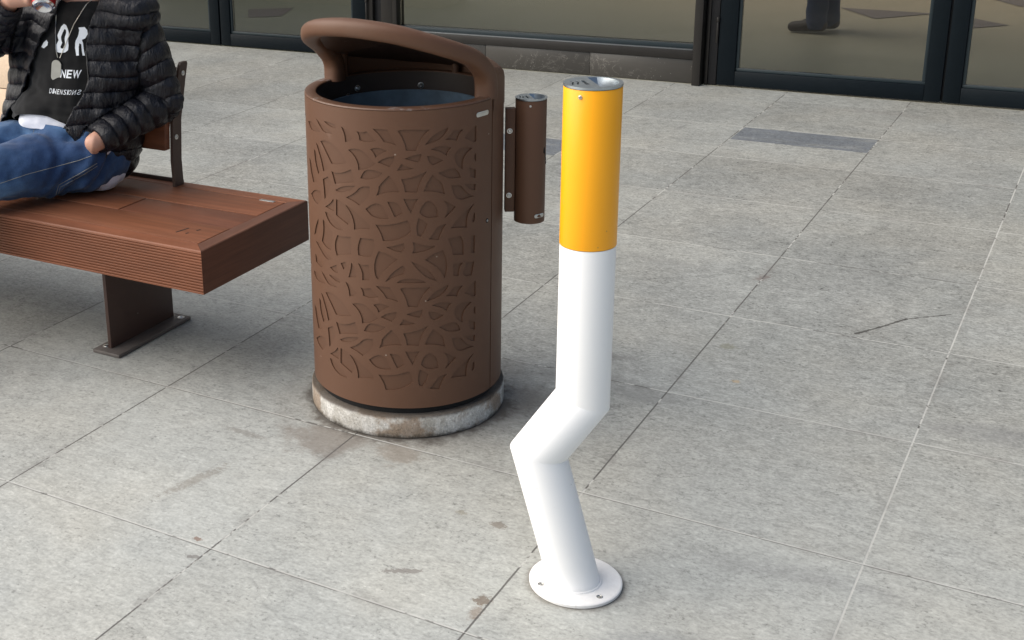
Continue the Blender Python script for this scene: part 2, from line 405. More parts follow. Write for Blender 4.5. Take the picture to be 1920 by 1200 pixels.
BROWN = (0.116, 0.058, 0.034)
MAT = dict(
    paving=paving_mat(), brown=powder('brown_powder_coat', BROWN), liner=powder('brown_liner', tuple(v * 0.92 for v in BROWN)),
    rim=rim_mat(), hoodinner=powder('shaded_hood_brown', (0.045, 0.024, 0.016)), inner=simple('inner_dark_steel', (0.045, 0.032, 0.026), 0.5), can=simple('blue_grey_zinc', (0.10, 0.15, 0.20), 0.45, 0.1, 0.6, 22),
    concrete=concrete_mat(), steel=brushed('brushed_steel', (0.40, 0.44, 0.46), 0.36), bolt=brushed('bolt_steel', (0.6, 0.6, 0.58), 0.3),
    dark_hole=simple('black_opening', (0.006, 0.006, 0.006), 0.9),
    orange=enamel('orange_enamel', (1.0, 0.42, 0.002)), white=enamel('white_enamel', (0.93, 0.93, 0.925)),
    deck=wood_mat('brown_wood_composite', (0.205, 0.078, 0.038)), darkdeck=wood_mat('darker_wood_composite', (0.150, 0.058, 0.032)),
    fascia=wood_mat('ribbed_wood_fascia', (0.215, 0.080, 0.040), True), endboard=wood_mat('end_wood_fascia', (0.125, 0.055, 0.034), axis=1),  # endboard: shade on the bench end put into a darker wood colour
    poststeel=powder('lit_brown_steel', (0.085, 0.056, 0.042)), legsteel=powder('dark_brown_steel', (0.070, 0.042, 0.034)), plate=simple('worn_grey_brown_plate', (0.13, 0.115, 0.105), 0.55, 0.3, 0.35, 30),  # poststeel: leg steel made lighter to paint in light on the posts
    doorframe=simple('blue_black_frame', (0.0045, 0.008, 0.011), 0.45, 0, 0.15, spec=0.12), bead=simple('glazing_bead', (0.020, 0.030, 0.035), 0.4, spec=0.3),
    winframe=simple('bronze_frame', (0.020, 0.018, 0.016), 0.42, 0, 0.12, spec=0.35), sill=simple('sill_metal', (0.16, 0.17, 0.175), 0.4, 0.6), rubber=simple('black_seal', (0.006, 0.006, 0.007), 0.7),
    glass=glass_mat('window_glass'), marble=marble_mat(), floor=floor_mat(), inlay=simple('slate_inlay', (0.20, 0.165, 0.155), 0.5, 0, 0.1),
    wall=simple('plaster_wall', (0.42, 0.40, 0.36), 0.85), stone=stone_mat(), stonejoint=simple('stone_joint', (0.20, 0.16, 0.13), 0.9),
    denim=denim_mat(), jacket=jacket_mat(), lining=fabric('jacket_lining', (0.008, 0.008, 0.010), 0.75), tee=fabric('black_cotton', (0.009, 0.009, 0.0095), 0.9),
    whitetee=fabric('white_cotton', (0.80, 0.82, 0.90), 0.9, 300, 0.04), skin=skin_mat(), hair=fabric('dark_hair', (0.02, 0.014, 0.01), 0.6, 300, 0.4),
    print=simple('white_print', (0.80, 0.84, 0.88), 0.6, 0, 0.04), shoe=fabric('grey_shoe', (0.08, 0.08, 0.09), 0.7), sole=simple('white_sole', (0.6, 0.6, 0.58), 0.7),
    brownshoe=simple('brown_leather', (0.045, 0.030, 0.022), 0.5), trouser=fabric('navy_trousers', (0.022, 0.038, 0.095), 0.85), sweater=fabric('grey_sweater', (0.12, 0.12, 0.13), 0.9),
    canred=simple('red_can_paint', (0.42, 0.012, 0.016), 0.25, 0.5, 0.05), alu=brushed('aluminium', (0.80, 0.80, 0.82), 0.2), eye=simple('eye_white', (0.75, 0.72, 0.70), 0.2), iris=simple('brown_iris', (0.04, 0.02, 0.012), 0.2),
    stitch=simple('stitching', (0.30, 0.30, 0.27), 0.8), zipper=simple('zip_teeth', (0.10, 0.10, 0.10), 0.3, 0.8), tagsteel=brushed('tag_steel', (0.55, 0.54, 0.50), 0.35),
    leather=simple('belt_patch', (0.10, 0.07, 0.05), 0.7),
)

# ------------------------------------------------------------------ mesh helpers
def link_mesh(name, me, mat, parent=None, smooth=None, loc=None):
    o = bpy.data.objects.new(name, me); C.objects.link(o)
    if mat is not None:
        for mm in (mat if isinstance(mat, (list, tuple)) else [mat]): me.materials.append(MAT[mm] if isinstance(mm, str) else mm)
    if smooth is not None:
        me.polygons.foreach_set('use_smooth', [True] * len(me.polygons)); me.set_sharp_from_angle(angle=math.radians(smooth))
    if parent is not None:
        o.parent = parent; o.matrix_parent_inverse = Matrix.Translation(-parent.location)
    return o
def obj(name, bm, mat, parent=None, smooth=35):
    me = bpy.data.meshes.new(name); bmesh.ops.recalc_face_normals(bm, faces=bm.faces); bm.to_mesh(me); bm.free()
    return link_mesh(name, me, mat, parent, smooth)
def parts(name, bm, mat, parent, smooth=35):
    """one object for every loose piece in bm"""
    seen = set(); groups = []
    for v in bm.verts:
        if v in seen: continue
        st = [v]; seen.add(v); comp = []
        while st:
            q = st.pop(); comp.append(q)
            for e in q.link_edges:
                w_ = e.other_vert(q)
                if w_ not in seen: seen.add(w_); st.append(w_)
        groups.append(comp)
    out = []
    for comp in groups:
        b = bmesh.new(); vm = {v: b.verts.new(v.co) for v in comp}
        for f in {f for v in comp for f in v.link_faces}: b.faces.new([vm[v] for v in f.verts])
        out.append(obj(name, b, mat, parent, smooth))
    bm.free(); return out
def tag(o, label=None, cat=None, group=None, kind=None):
    if label: o['label'] = label
    if cat: o['category'] = cat
    if group: o['group'] = group
    if kind: o['kind'] = kind
    return o
def empty(name, loc, label, cat, group=None):
    o = bpy.data.objects.new(name, None); C.objects.link(o); o.location = loc; o.empty_display_size = 0.1
    return tag(o, label, cat, group)
def BM(): return bmesh.new()
def add_box(bm, lo, hi, bevel=0.0, mat=0, M=None, segs=2):
    b = bmesh.new(); bmesh.ops.create_cube(b, size=1)
    for v in b.verts: v.co = Vector((lo[i] + (v.co[i] + .5) * (hi[i] - lo[i]) for i in range(3)))
    if bevel: bmesh.ops.bevel(b, geom=b.edges[:], offset=bevel, segments=segs, affect='EDGES', profile=0.5)
    if M: b.transform(M)
    merge(bm, b, mat); return bm
def merge(bm, b, mat=0):
    vm = {}
    for v in b.verts: vm[v] = bm.verts.new(v.co)
    for f in b.faces:
        try: nf = bm.faces.new([vm[v] for v in f.verts]); nf.material_index = mat
        except ValueError: pass
    b.free()
def frame_from(d):
    d = d.normalized(); u = d.orthogonal().normalized() if abs(d.z) > 0.999 else Vector((0, 0, 1)).cross(d).normalized()
    return u, d.cross(u)
def add_rings(bm, rings, cap0=True, cap1=True, mat=0, closed=True):
    vs = [[bm.verts.new(p) for p in r] for r in rings]
    n = len(vs[0])
    for a, b in zip(vs[:-1], vs[1:]):
        for i in range(n if closed else n - 1):
            j = (i + 1) % n
            f = bm.faces.new((a[i], a[j], b[j], b[i])); f.material_index = mat
    if cap0: bm.faces.new(vs[0][::-1]).material_index = mat
    if cap1: bm.faces.new(vs[-1]).material_index = mat
    return vs
def add_cyl(bm, p0, p1, r0, r1=None, n=48, bevel=0.0, mat=0, cap0=True, cap1=True):
    p0, p1 = Vector(p0), Vector(p1); r1 = r0 if r1 is None else r1
    d = p1 - p0; u, v = frame_from(d); dn = d.normalized()
    st = [(p0, r0), (p1, r1)]
    if bevel: st = [(p0, r0 - bevel), (p0 + dn * bevel * .3, r0 - bevel * .3), (p0 + dn * bevel, r0), (p1 - dn * bevel, r1), (p1 - dn * bevel * .3, r1 - bevel * .3), (p1, r1 - bevel)]
    add_rings(bm, [[c + (u * math.cos(a) + v * math.sin(a)) * r for a in (2 * PI * i / n for i in range(n))] for c, r in st], cap0, cap1, mat)
    return bm
def add_lathe(bm, c, prof, n=96, a0=0, a1=2 * PI, mat=0):
    full = abs(a1 - a0 - 2 * PI) < 1e-6
    k = n if full else n + 1
    rings = [[Vector((c[0] + r * math.cos(a0 + (a1 - a0) * i / n), c[1] + r * math.sin(a0 + (a1 - a0) * i / n), c[2] + z)) for i in range(k)] for r, z in prof]
    add_rings(bm, rings, False, False, mat, full); return bm
def tube_path(bm, pts, r, n=14, mat=0, caps=True, closed=False, flat=None):
    pts = [Vector(p) for p in pts]; m_ = len(pts)
    rings = []; pu = None
    for i, p in enumerate(pts):
        a = pts[(i - 1) % m_] if closed else pts[max(0, i - 1)]; b = pts[(i + 1) % m_] if closed else pts[min(m_ - 1, i + 1)]
        t = (b - a).normalized()
        if pu is None: u, v = frame_from(t)
        else: u = (pu - t * pu.dot(t)).normalized(); v = t.cross(u)
        pu = u
        ri = r[i] if isinstance(r, (list, tuple)) else r
        rings.append([p + (u * math.cos(q) + v * math.sin(q)) * ri for q in (2 * PI * k / n for k in range(n))])
    if closed: rings.append(rings[0]); vs = add_rings(bm, rings, False, False, mat); bmesh.ops.remove_doubles(bm, verts=bm.verts[:], dist=1e-6)
    else: add_rings(bm, rings, caps, caps, mat)
    return bm
def screw(bm, c, n, r, h=0.003, mat=0):
    c, n = Vector(c), Vector(n).normalized()
    add_rings(bm, [[c + n * hh + (u_ * math.cos(a) + v_ * math.sin(a)) * rr for a in (2 * PI * i / 20 for i in range(20))]
                   for u_, v_ in [frame_from(n)] for rr, hh in ((r * 1.35, -.0006), (r * 1.35, .0008), (r, .001), (r * .95, h * .6), (r * .6, h), (r * .45, h), (r * .4, h * .3))], True, True, mat)

# ------------------------------------------------------------------ the setting
def ground():
    bm = BM()
    bmesh.ops.create_grid(bm, x_segments=1, y_segments=1, size=1)
    for v in bm.verts: v.co = Vector((v.co.x * 60, -60 + (v.co.y + 1) / 2 * (65.66), 0))
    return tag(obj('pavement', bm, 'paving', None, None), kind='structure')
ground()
bm = BM(); add_box(bm, (-9, 5.663, -0.06), (9, 16, 0.0)); tag(obj('interior_floor', bm, 'floor', None, None), kind='structure')
# slate pieces set in the interior floor
bm = BM()
for tri in (((0.86, 8.67), (1.17, 8.24), (1.50, 8.60)), ((1.62, 8.60), (1.70, 7.96), (1.99, 8.25)), ((1.66, 9.62), (1.98, 9.12), (2.08, 9.30), (2.25, 9.9)), ((-3.3, 7.1), (-3.05, 6.75), (-2.85, 6.9), (-3.0, 7.3))):
    vs = [bm.verts.new((x, y, 0.004)) for x, y in tri]; top = bm.faces.new(vs)
tag(obj('floor_inlay', bm, 'inlay', None, None), kind='structure')

FY = 5.68
bld = empty('shop_building', (0, FY, 0), 'shop front with dark framed glass doors, a wide display window and a dark marble plinth', 'building')
def bpart(name, bm, mat, parent=None, smooth=30):
    o = obj(name, bm, mat, parent or bld, smooth); return o
H = 2.55
# wall above and behind
bm = BM(); add_box(bm, (-7.5, FY - 0.05, H + 0.08), (7.5, FY + 0.30, 4.2)); bpart('upper_wall', bm, 'wall')
bm = BM(); add_box(bm, (-7.5, 13.8, 0), (7.5, 14.0, 4.2)); bpart('back_wall', bm, 'wall')
bm = BM(); add_box(bm, (-7.5, FY + 0.31, 0), (-7.3, 13.79, 4.2)); add_box(bm, (7.3, FY + 0.31, 0), (7.5, 13.79, 4.2)); parts('side_wall', bm, 'wall', bld)
# plinth
bm = BM(); xs = [-1.22, -0.55, 0.10, 0.695]
for a, b in zip(xs[:-1], xs[1:]): add_box(bm, (a + .001, FY - 0.012, 0.001), (b - .001, FY + 0.20, 0.132), 0.0015)
parts('plinth', bm, 'marble', bld)
def window(x0, x1):
    bm = BM()
    add_box(bm, (x0, FY - 0.020, 0.134), (x1, FY + 0.08, 0.184), 0.002)          # bottom rail
    add_box(bm, (x0, FY - 0.020, H), (x1, FY + 0.08, H + 0.07), 0.002)
    add_box(bm, (x0, FY - 0.018, 0.1845), (x0 + 0.03, FY + 0.08, H - 0.001), 0.002); add_box(bm, (x1 - 0.012, FY - 0.018, 0.1845), (x1, FY + 0.08, H - 0.001), 0.002)
    f = bpart('window', bm, 'winframe')
    bm = BM(); add_box(bm, (x0 + .031, FY - 0.021, 0.1845), (x1 - .013, FY + 0.0, 0.190), 0.001); obj('sill_lip', bm, 'sill', f)
    bm = BM(); add_box(bm, (x0 + .031, FY + 0.0005, 0.1845), (x1 - .013, FY + 0.078, 0.212), 0.002); obj('glazing_bead', bm, 'bead', f)
    bm = BM(); add_box(bm, (x0 + .031, FY + 0.035, 0.2125), (x1 - .013, FY + 0.043, H - 0.001)); obj('pane', bm, 'glass', f, None)
window(-1.18, 0.697)
def post(x0, x1, y0, mat='winframe'):
    bm = BM(); add_box(bm, (x0, y0, 0.001), (x1, FY + 0.08, H + 0.07), 0.002); return bpart('post', bm, mat)
post(0.699, 0.742, FY - 0.06); post(0.7425, 0.754, FY + 0.01, 'rubber'); post(0.7545, 0.770, FY - 0.012); post(0.7705, 0.815, FY - 0.004, 'rubber')
post(-1.261, -1.182, FY - 0.015); post(-1.322, -1.2615, FY + 0.015, 'rubber'); post(-1.368, -1.3225, FY - 0.012); 
def door(x0, x1, hinge_left):
    wl, wr, rb, rt = 0.095, 0.078, 0.088, 0.11
    if not hinge_left: wl, wr = wr, wl
    y0, y1 = FY - 0.018, FY + 0.035
    bm = BM()
    z0 = 0.008
    add_box(bm, (x0, y0, z0), (x0 + wl, y1, H - .01), 0.003); add_box(bm, (x1 - wr, y0, z0), (x1, y1, H - .01), 0.003)
    add_box(bm, (x0 + wl + .0003, y0, z0), (x1 - wr - .0003, y1, rb), 0.003); add_box(bm, (x0 + wl + .0003, y0, H - rt), (x1 - wr - .0003, y1, H - .01), 0.003)
    d = bpart('door', bm, 'doorframe')
    gx0, gx1 = x0 + wl, x1 - wr
    bm = BM()
    b = 0.016
    add_box(bm, (gx0 + .0005, y0 + .010, rb + .0005), (gx1 - .0005, y1 - .012, rb + b), 0.002)
    add_box(bm, (gx0 + .0005, y0 + .010, rb + b + .0005), (gx0 + b, y1 - .012, H - rt - .0005), 0.002)
    add_box(bm, (gx1 - b, y0 + .010, rb + b + .0005), (gx1 - .0005, y1 - .012, H - rt - .0005), 0.002)
    obj('glazing_bead', bm, 'bead', d)
    bm = BM(); add_box(bm, (gx0 + b + .0005, FY + .004, rb + b + .0005), (gx1 - b - .0005, FY + .012, H - rt)); obj('pane', bm, 'glass', d, None)
    hx = x0 if hinge_left else x1
    sgn = -1 if hinge_left else 1
    bm = BM()
    for z in (0.345, 2.1):
        add_cyl(bm, (hx + sgn * .009, y0 - .004, z - .11), (hx + sgn * .009, y0 - .004, z), 0.006, n=12, bevel=.001)
        add_cyl(bm, (hx + sgn * .009, y0 - .004, z + .002), (hx + sgn * .009, y0 - .004, z + .028), 0.009, n=12, bevel=.002)
    parts('hinge', bm, 'winframe', d)
    hx = x1 - wr * .5 if hinge_left else x0 + wl * .5
    bm = BM(); tube_path(bm, [(hx, y0, .9), (hx, y0 - .06, .9), (hx, y0 - .06, 1.5), (hx, y0, 1.5)], 0.012, 12); obj('handle', bm, 'steel', d)
door(0.822, 1.931, True); door(1.941, 3.05, False)
door(-2.501, -1.370, False); door(-3.63, -2.512, True)
for a, b in ((1.9312, 1.9408), (-2.5118, -2.5012)):
    bm = BM(); add_box(bm, (a, FY + .004, .006), (b, FY + .03, H - .012)); bpart('door_seal', bm, 'rubber')
# bigger fixed glazing farther along the front, outside the photo
for x0, x1 in ((-5.7, -3.70), (3.12, 5.5)):
    window(x0, x1)
    bm = BM(); add_box(bm, (x0 + .001, FY - 0.012, 0.001), (x1 - .001, FY + 0.20, 0.132), 0.0015); bpart('plinth', bm, 'marble')
for a, b in ((3.055, 3.118), (-3.698, -3.635)): post(a, b, FY - 0.03)
bm = BM(); add_box(bm, (-7.5, FY - 0.05, 0.001), (-5.70, FY + 0.3, H + 0.0795)); add_box(bm, (5.50, FY - 0.05, 0.001), (7.5, FY + 0.3, H + 0.0795)); parts('end_wall', bm, 'wall', bld)

# beige stone block behind the seated person
bm = BM()
bk = empty('stone_block', (-3.0, 3.7, 0), 'beige orange stone wall with a thin horizontal joint, behind the seated person', 'stone wall')
for k, (z0, z1) in enumerate(((0.002, 0.178), (0.184, 0.36), (0.366, 0.54))): add_box(bm, (-4.6, 3.36, z0), (-1.86, 3.8, z1), 0.003)
parts('course', bm, 'stone', bk)
bm = BM(); add_box(bm, (-4.59, 3.368, 0.003), (-1.868, 3.79, 0.538)); obj('mortar', bm, 'stonejoint', bk)

# ------------------------------------------------------------------ bench
BX1, BY0, BY1, BZ0, BZ1, BX0 = 0.755, 1.195, 1.703, 0.300, 0.420, -1.65
bench = empty('bench', (-0.45, 1.45, 0), 'brown slatted bench with ribbed front edge, on flat steel legs beside the litter bin', 'bench')
# front fascia with real ribs
bm = BM()
nr = 14; hh = (BZ1 - 0.008 - BZ0) / nr
prof = [(0.020, BZ0), (0.0, BZ0)]
for i in range(nr):
    z = BZ0 + i * hh
    prof += [(0.0, z + hh * .08), (-0.0005, z + hh * .5), (0.0, z + hh * .66), (0.0036, z + hh * .76), (0.0036, z + hh * .96)]
prof += [(0.0, BZ1 - 0.007), (0.0008, BZ1 - 0.003), (0.004, BZ1), (0.0500, BZ1), (0.0515, BZ1 - 0.0015), (0.0515, BZ1 - 0.02), (0.02, BZ1 - 0.02)]
def extrude_x(bm, prof, x0, x1, y, mit0=0, mit1=0):
    add_rings(bm, [[Vector((x0 + mit0 * p[0], y + p[0], p[1])) for p in prof], [Vector((x1 - mit1 * p[0], y + p[0], p[1])) for p in prof]])
extrude_x(bm, prof, BX0, BX1 - .0006, BY0, 1, 1); obj('front_fascia', bm, 'fascia', bench, 25)
bm = BM()
prof2 = [(0.020, BZ0), (0.0, BZ0), (0.0, BZ1 - .006), (0.001, BZ1 - .002), (0.004, BZ1), (0.044, BZ1), (0.0455, BZ1 - .0015), (0.0455, BZ1 - .02), (0.02, BZ1 - .02)]
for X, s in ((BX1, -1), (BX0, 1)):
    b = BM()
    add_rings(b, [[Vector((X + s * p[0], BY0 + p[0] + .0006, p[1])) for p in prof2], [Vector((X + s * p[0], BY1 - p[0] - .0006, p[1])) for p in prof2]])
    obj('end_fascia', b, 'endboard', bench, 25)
bm.free()
bm = BM(); extrude_x(bm, [(-a, b) for a, b in prof2], BX0, BX1, BY1, -1, -1); obj('back_fascia', bm, 'deck', bench, 25)
def plank(x0, x1, y0, y1, mat='deck', dz=0.0):
    bm = BM(); add_box(bm, (x0, y0, BZ1 - 0.022), (x1, y1, BZ1 - dz), 0.0016); return obj('seat_plank', bm, mat, bench, 30)
xe = BX1 - 0.0475
plank(BX0 + .048, xe, BY0 + 0.0535, 1.3875)
plank(BX0 + .048, 0.3075, 1.390, 1.5145)
plank(0.3100, xe, 1.390, 1.5145, 'darkdeck', 0.0014)
plank(BX0 + .048, xe, 1.517, 1.6555)
# drain marks cut in the front plank, small maker's plate
bm = BM()
for (x, y, l, a) in ((0.600, 1.315, 0.045, 1.35), (0.628, 1.300, 0.010, 1.3), (0.640, 1.335, 0.014, 1.3)):
    Mx = Matrix.Translation((x, y, BZ1 + .0006)) @ Matrix.Rotation(a, 4, 'Z')
    add_box(bm, (-l / 2, -.0022, -.0004), (l / 2, .0022, .0), 0, 0, Mx)
parts('slot', bm, 'dark_hole', bench, None)
bm = BM(); add_box(bm, (0.628, 1.640, BZ1 + .0002), (0.678, 1.652, BZ1 + .0016), 0.0004); obj('badge', bm, 'bolt', bench)
# low rear rail of the deck under the backrest
bm = BM(); add_box(bm, (BX0, BY1 - .017, BZ1 + .0005), (0.312, BY1 - .011, BZ1 + .012), 0.001); obj('rear_rail', bm, 'poststeel', bench)
# supporting beam and legs
bm = BM(); add_box(bm, (BX0 + .1, 1.33, BZ0 + .03), (BX1 - .08, 1.58, BZ1 - .023)); obj('under_frame', bm, 'legsteel', bench)
for lx in (0.300, -1.20):
    bm = BM(); add_box(bm, (lx - .006, 1.312, 0.0125), (lx + .006, 1.604, BZ0 + .028), 0.001); lg = obj('leg', bm, 'legsteel', bench)
    bm = BM(); add_box(bm, (lx - .044, 1.286, 0.001), (lx + .056, 1.626, 0.0122), 0.002); bp = obj('foot_plate', bm, 'plate', lg)
    bm = BM()
    screw(bm, (lx - .022, 1.322, .0125), (0, 0, 1), .0085, .004); screw(bm, (lx + .034, 1.604, .0125), (0, 0, 1), .0085, .004)
    parts('foot_bolt', bm, 'bolt', lg)
# backrest
def back_post(px):
    bm = BM()
    sec = [(1.643, 1.684, 0.4205), (1.6405, 1.682, 0.50), (1.651, 1.693, 0.62), (1.690, 1.728, 0.745), (1.7045, 1.740, 0.782), (1.712, 1.737, 0.790)]
    rings = []
    for y0, y1, z in sec:
        rings.append([Vector((px - .005, y0, z)), Vector((px + .005, y0, z)), Vector((px + .005, y1, z)), Vector((px - .005, y1, z))])
    add_rings(bm, rings); return obj('back_post', bm, 'poststeel', bench, 20)
for px in (0.312, -0.205, -0.90, -1.50): 
    bp = back_post(px)
    bm = BM()
    for (y, z) in ((1.716, 0.757), (1.664, 0.572)): screw(bm, (px + .0052, y, z), (1, 0, 0), .0058, .003)
    parts('screw', bm, 'bolt', bp)
bm = BM()
sec = [(1.6445, 0.538), (1.650, 0.60), (1.664, 0.66), (1.684, 0.72), (1.704, 0.776)]
for xa, xb in ((-0.199, 0.3062), (-1.494, -0.906)):
    bm = BM()
    add_rings(bm, [[Vector((x, y - .0265, z)) for y, z in sec] + [Vector((x, y - .002, z)) for y, z in sec[::-1]] for x in (xa, xb)]); obj('backrest', bm, 'deck', bench, 25)

# ------------------------------------------------------------------ cigarette shaped ashtray
ash = empty('ashtray_post', (1.916, 0.859, 0), 'tall ash bin post shaped like a stubbed cigarette, orange filter above a bent white tube', 'ashtray')
u = Vector((0.84, 0.54, 0)).normalized()
n_ = Vector((0, 0, 1)).cross(u)
R_ = 0.0512
A0, A1, A2, A3 = Vector((1.9165, 0.8590, 0.009)), Vector((1.8525, 0.8185, 0.2975)), Vector((1.9215, 0.8622, 0.4065)), Vector((1.9215, 0.8622, 0.7205))
def miter_tube(bm, pts, r, n=72):
    rings = []
    for i, p in enumerate(pts):
        t_in = (pts[i] - pts[i - 1]).normalized() if i else (pts[1] - pts[0]).normalized()
        t_out = (pts[i + 1] - pts[i]).normalized() if i < len(pts) - 1 else t_in
        # ring of the incoming cylinder cut by the miter plane
        side = Vector((0, 0, 1)).cross(u).normalized()
        uu = side.cross(t_in).normalized(); k = (t_in + t_out).normalized() if i else Vector((0, 0, 1))
        if i == 0: k = Vector((0, 0, 1))
        def ring(off=0.0, t=t_in):
            uu = side.cross(t).normalized(); R = []
            for q in range(n):
                a = 2 * PI * q / n
                c = p + (uu * math.cos(a) + side * math.sin(a)) * r
                s = -(c - p).dot(k) / t.dot(k)
                R.append(c + t * s)
            return R
        base = ring()
        if 0 < i < len(pts) - 1:
            rings.append([c - t_in * 0.0022 for c in base]); rings.append([c - (c - p).normalized() * .0006 for c in base]); rings.append([c + t_out * 0.0022 for c in base])
        else: rings.append(base)
    add_rings(bm, rings, False, False)
bm = BM(); miter_tube(bm, [A0, A1, A2, A3], R_); obj('tube', bm, 'white', ash, 24)
bm = BM(); add_cyl(bm, (A3.x, A3.y, 0.7212), (A3.x, A3.y, 1.0150), R_ + .0006, n=72, bevel=.0008, cap0=False, cap1=False); flt = obj('filter_band', bm, 'orange', ash, 30)
# base disc
bm = BM(); bc = Vector((1.9196, 0.8613, 0))
add_lathe(bm, (bc.x, bc.y, 0), [(0.0, .0006), (.0905, .0006), (.092, .002), (.092, .0075), (.0905, .009), (.088, .0096), (0.0, .0096)], 96)
bmesh.ops.remove_doubles(bm, verts=bm.verts[:], dist=1e-5)
bs = obj('base_plate', bm, 'white', ash, 35)
bm = BM()
tube_path(bm, [A0 + Vector((0, 0, .0008)) + u * (R_ * 1.025 + .001) * math.cos(a) + n_ * (R_ + .001) * math.sin(a) for a in (2 * PI * i / 60 for i in range(60))], 0.0028, 8, closed=True)
obj('weld', bm, 'white', bs, 60)
bm = BM()
for a in (195, 300, 60, 128):
    a = math.radians(a + 40 - 10); 
    c = bc + Vector((math.cos(a), math.sin(a), 0)) * .074
    add_lathe(bm, (c.x, c.y, 0.0099), [(0.0062, 0), (.0062, .0006), (.0045, .0007), (.004, -.0), (0.0001, -.0)], 16)
    add_cyl(bm, (c.x, c.y, .0098), (c.x, c.y, .0102), .0025, n=6)
parts('bolt', bm, 'bolt', bs)
def ash_head(c, z, r, parent, up, s=1.0):
    """stainless cap: flat top with a D shaped recess, a bar slot and two smoke slots"""
    up = Vector((up[0], up[1], 0)).normalized(); sd_ = Vector((-up.y, up.x, 0))
    def P(a, b, zz): return Vector((c[0], c[1], 0)) + up * (a * r) + sd_ * (b * r) + Vector((0, 0, zz))
    # outline contours in unit disc; local a: towards recess side
    circ = [(math.cos(2 * PI * i / 72), math.sin(2 * PI * i / 72)) for i in range(72)]
    D = [(0.02 + 0, 0.80 - 1.60 * i / 10) for i in range(11)]
    arc = [(0.86 * math.cos(t), 0.86 * math.sin(t)) for t in (math.radians(-66 + 132 * i / 18) for i in range(19))]
    D = D + arc
    bar = [(-0.22, 0.32), (-0.34, 0.32), (-0.34, -0.36), (-0.22, -0.36)]
    def sm(a0): return [(a0 + .05 * math.sin(t * 5.2), 0.30 - .55 * t) for t in (i / 8 for i in range(9))] + [(a0 - .065 + .05 * math.sin(t * 5.2), 0.30 - .55 * t) for t in (i / 8 for i in range(8, -1, -1))]
    holes = [D, bar, sm(-.50), sm(-.68)]
    co, ed = [], []
    for L in [circ] + holes:
        k = len(co); co += [Vector(q) for q in L]; ed += [(k + i, k + (i + 1) % len(L)) for i in range(len(L))]
    vs, es, fs, *_ = geometry.delaunay_2d_cdt(co, ed, [], 1, 1e-6)
    def inside(q, L):
        r_ = False
        for i in range(len(L)):
            (x1, y1), (x2, y2) = L[i], L[i - 1]
            if (y1 > q[1]) != (y2 > q[1]) and q[0] < (x2 - x1) * (q[1] - y1) / (y2 - y1) + x1: r_ = not r_
        return r_
    bm = BM(); zt = z; th = 0.0016
    V = [bm.verts.new(P(v[0], v[1], zt)) for v in vs]
    for f in fs:
        g = sum((vs[i] for i in f), Vector((0, 0))) / len(f)
        if g.length < 1.0 and not any(inside(g, L) for L in holes):
            try: bm.faces.new([V[i] for i in f])
            except ValueError: pass
    # outer skirt, hole walls
    def wall(L, z0, z1, inward=1.0):
        add_rings(bm, [[P(a, b, z1) for a, b in L], [P(a, b, z0) for a, b in L]], False, False)
    wall([(a * 1.0, b * 1.0) for a, b in circ], zt - .0045 * s, zt)
    wall(bar, zt - .004, zt); wall(sm(-.50), zt - .004, zt); wall(sm(-.68), zt - .004, zt)
    cap = obj('cap', bm, 'steel', parent, 35)
    # recess: sloping chute
    bm = BM()
    top = [P(a, b, zt) for a, b in D]
    bot = [P(.12 + a * .75, b * .8, zt - (.010 + .028 * max(0, a)) * (1.0)) for a, b in D]
    add_rings(bm, [top, bot], False, False)
    lo = [P(.30 + a * .45, b * .55, zt - .045) for a, b in D]
    add_rings(bm, [bot, lo], False, False)
    ch = obj('chute', bm, 'steel', parent, 25)
    bm = BM(); bm.faces.new([bm.verts.new(P(a * .94, b * .94, zt - .046)) for a, b in circ]); bm.faces.new([bm.verts.new(P(a, b, zt - .0045)) for a, b in [(-.85, -.4), (-.12, -.4), (-.12, .4), (-.85, .4)]])
    parts('inside', bm, 'dark_hole', parent, None)
    return cap
axis_head = Vector((0.80, 0.60, 0))
ash_head((A3.x, A3.y), 1.0205, .0523, ash, axis_head)
bm = BM(); add_cyl(bm, (A3.x, A3.y, 1.0152), (A3.x, A3.y, 1.0162), .0495, n=48, cap0=False, cap1=False); obj('cap_seam', bm, 'dark_hole', ash)
bm = BM()
dcam = math.atan2(CAM.y - A3.y, CAM.x - A3.x)
a = dcam - math.radians(24); screw(bm, Vector((A3.x, A3.y, 1.003)) + Vector((math.cos(a), math.sin(a), 0)) * (R_ + .001), (math.cos(a), math.sin(a), 0), .0028, .003); obj('rivet', bm, 'bolt', ash)

# ------------------------------------------------------------------ litter bin
BC = Vector((1.206, 1.469, 0)); RB = 0.2455; RIMZ = 0.830
binn = empty('litter_bin', BC, 'round brown metal litter bin with leaf pattern cut-outs and raised hood, on a concrete footing', 'litter bin')
VIEW = math.radians(-61.13)
def bp_(rel, r, z): a = VIEW + math.radians(rel); return Vector((BC.x + r * math.cos(a), BC.y + r * math.sin(a), z))
bm = BM(); add_lathe(bm, BC, [(0.0, .0008), (.2515, .0008), (.2532, .004), (.2528, .053), (.2512, .0585), (.2485, .060), (0.0, .060)], 128); bmesh.ops.remove_doubles(bm, verts=bm.verts[:], dist=1e-5)
for v in bm.verts:
    if v.co.z > .002: v.co += Vector((v.co.x - BC.x, v.co.y - BC.y, 0)).normalized() * (noise.noise(v.co * 14) * .0022)
obj('footing', bm, 'concrete', binn, 40)

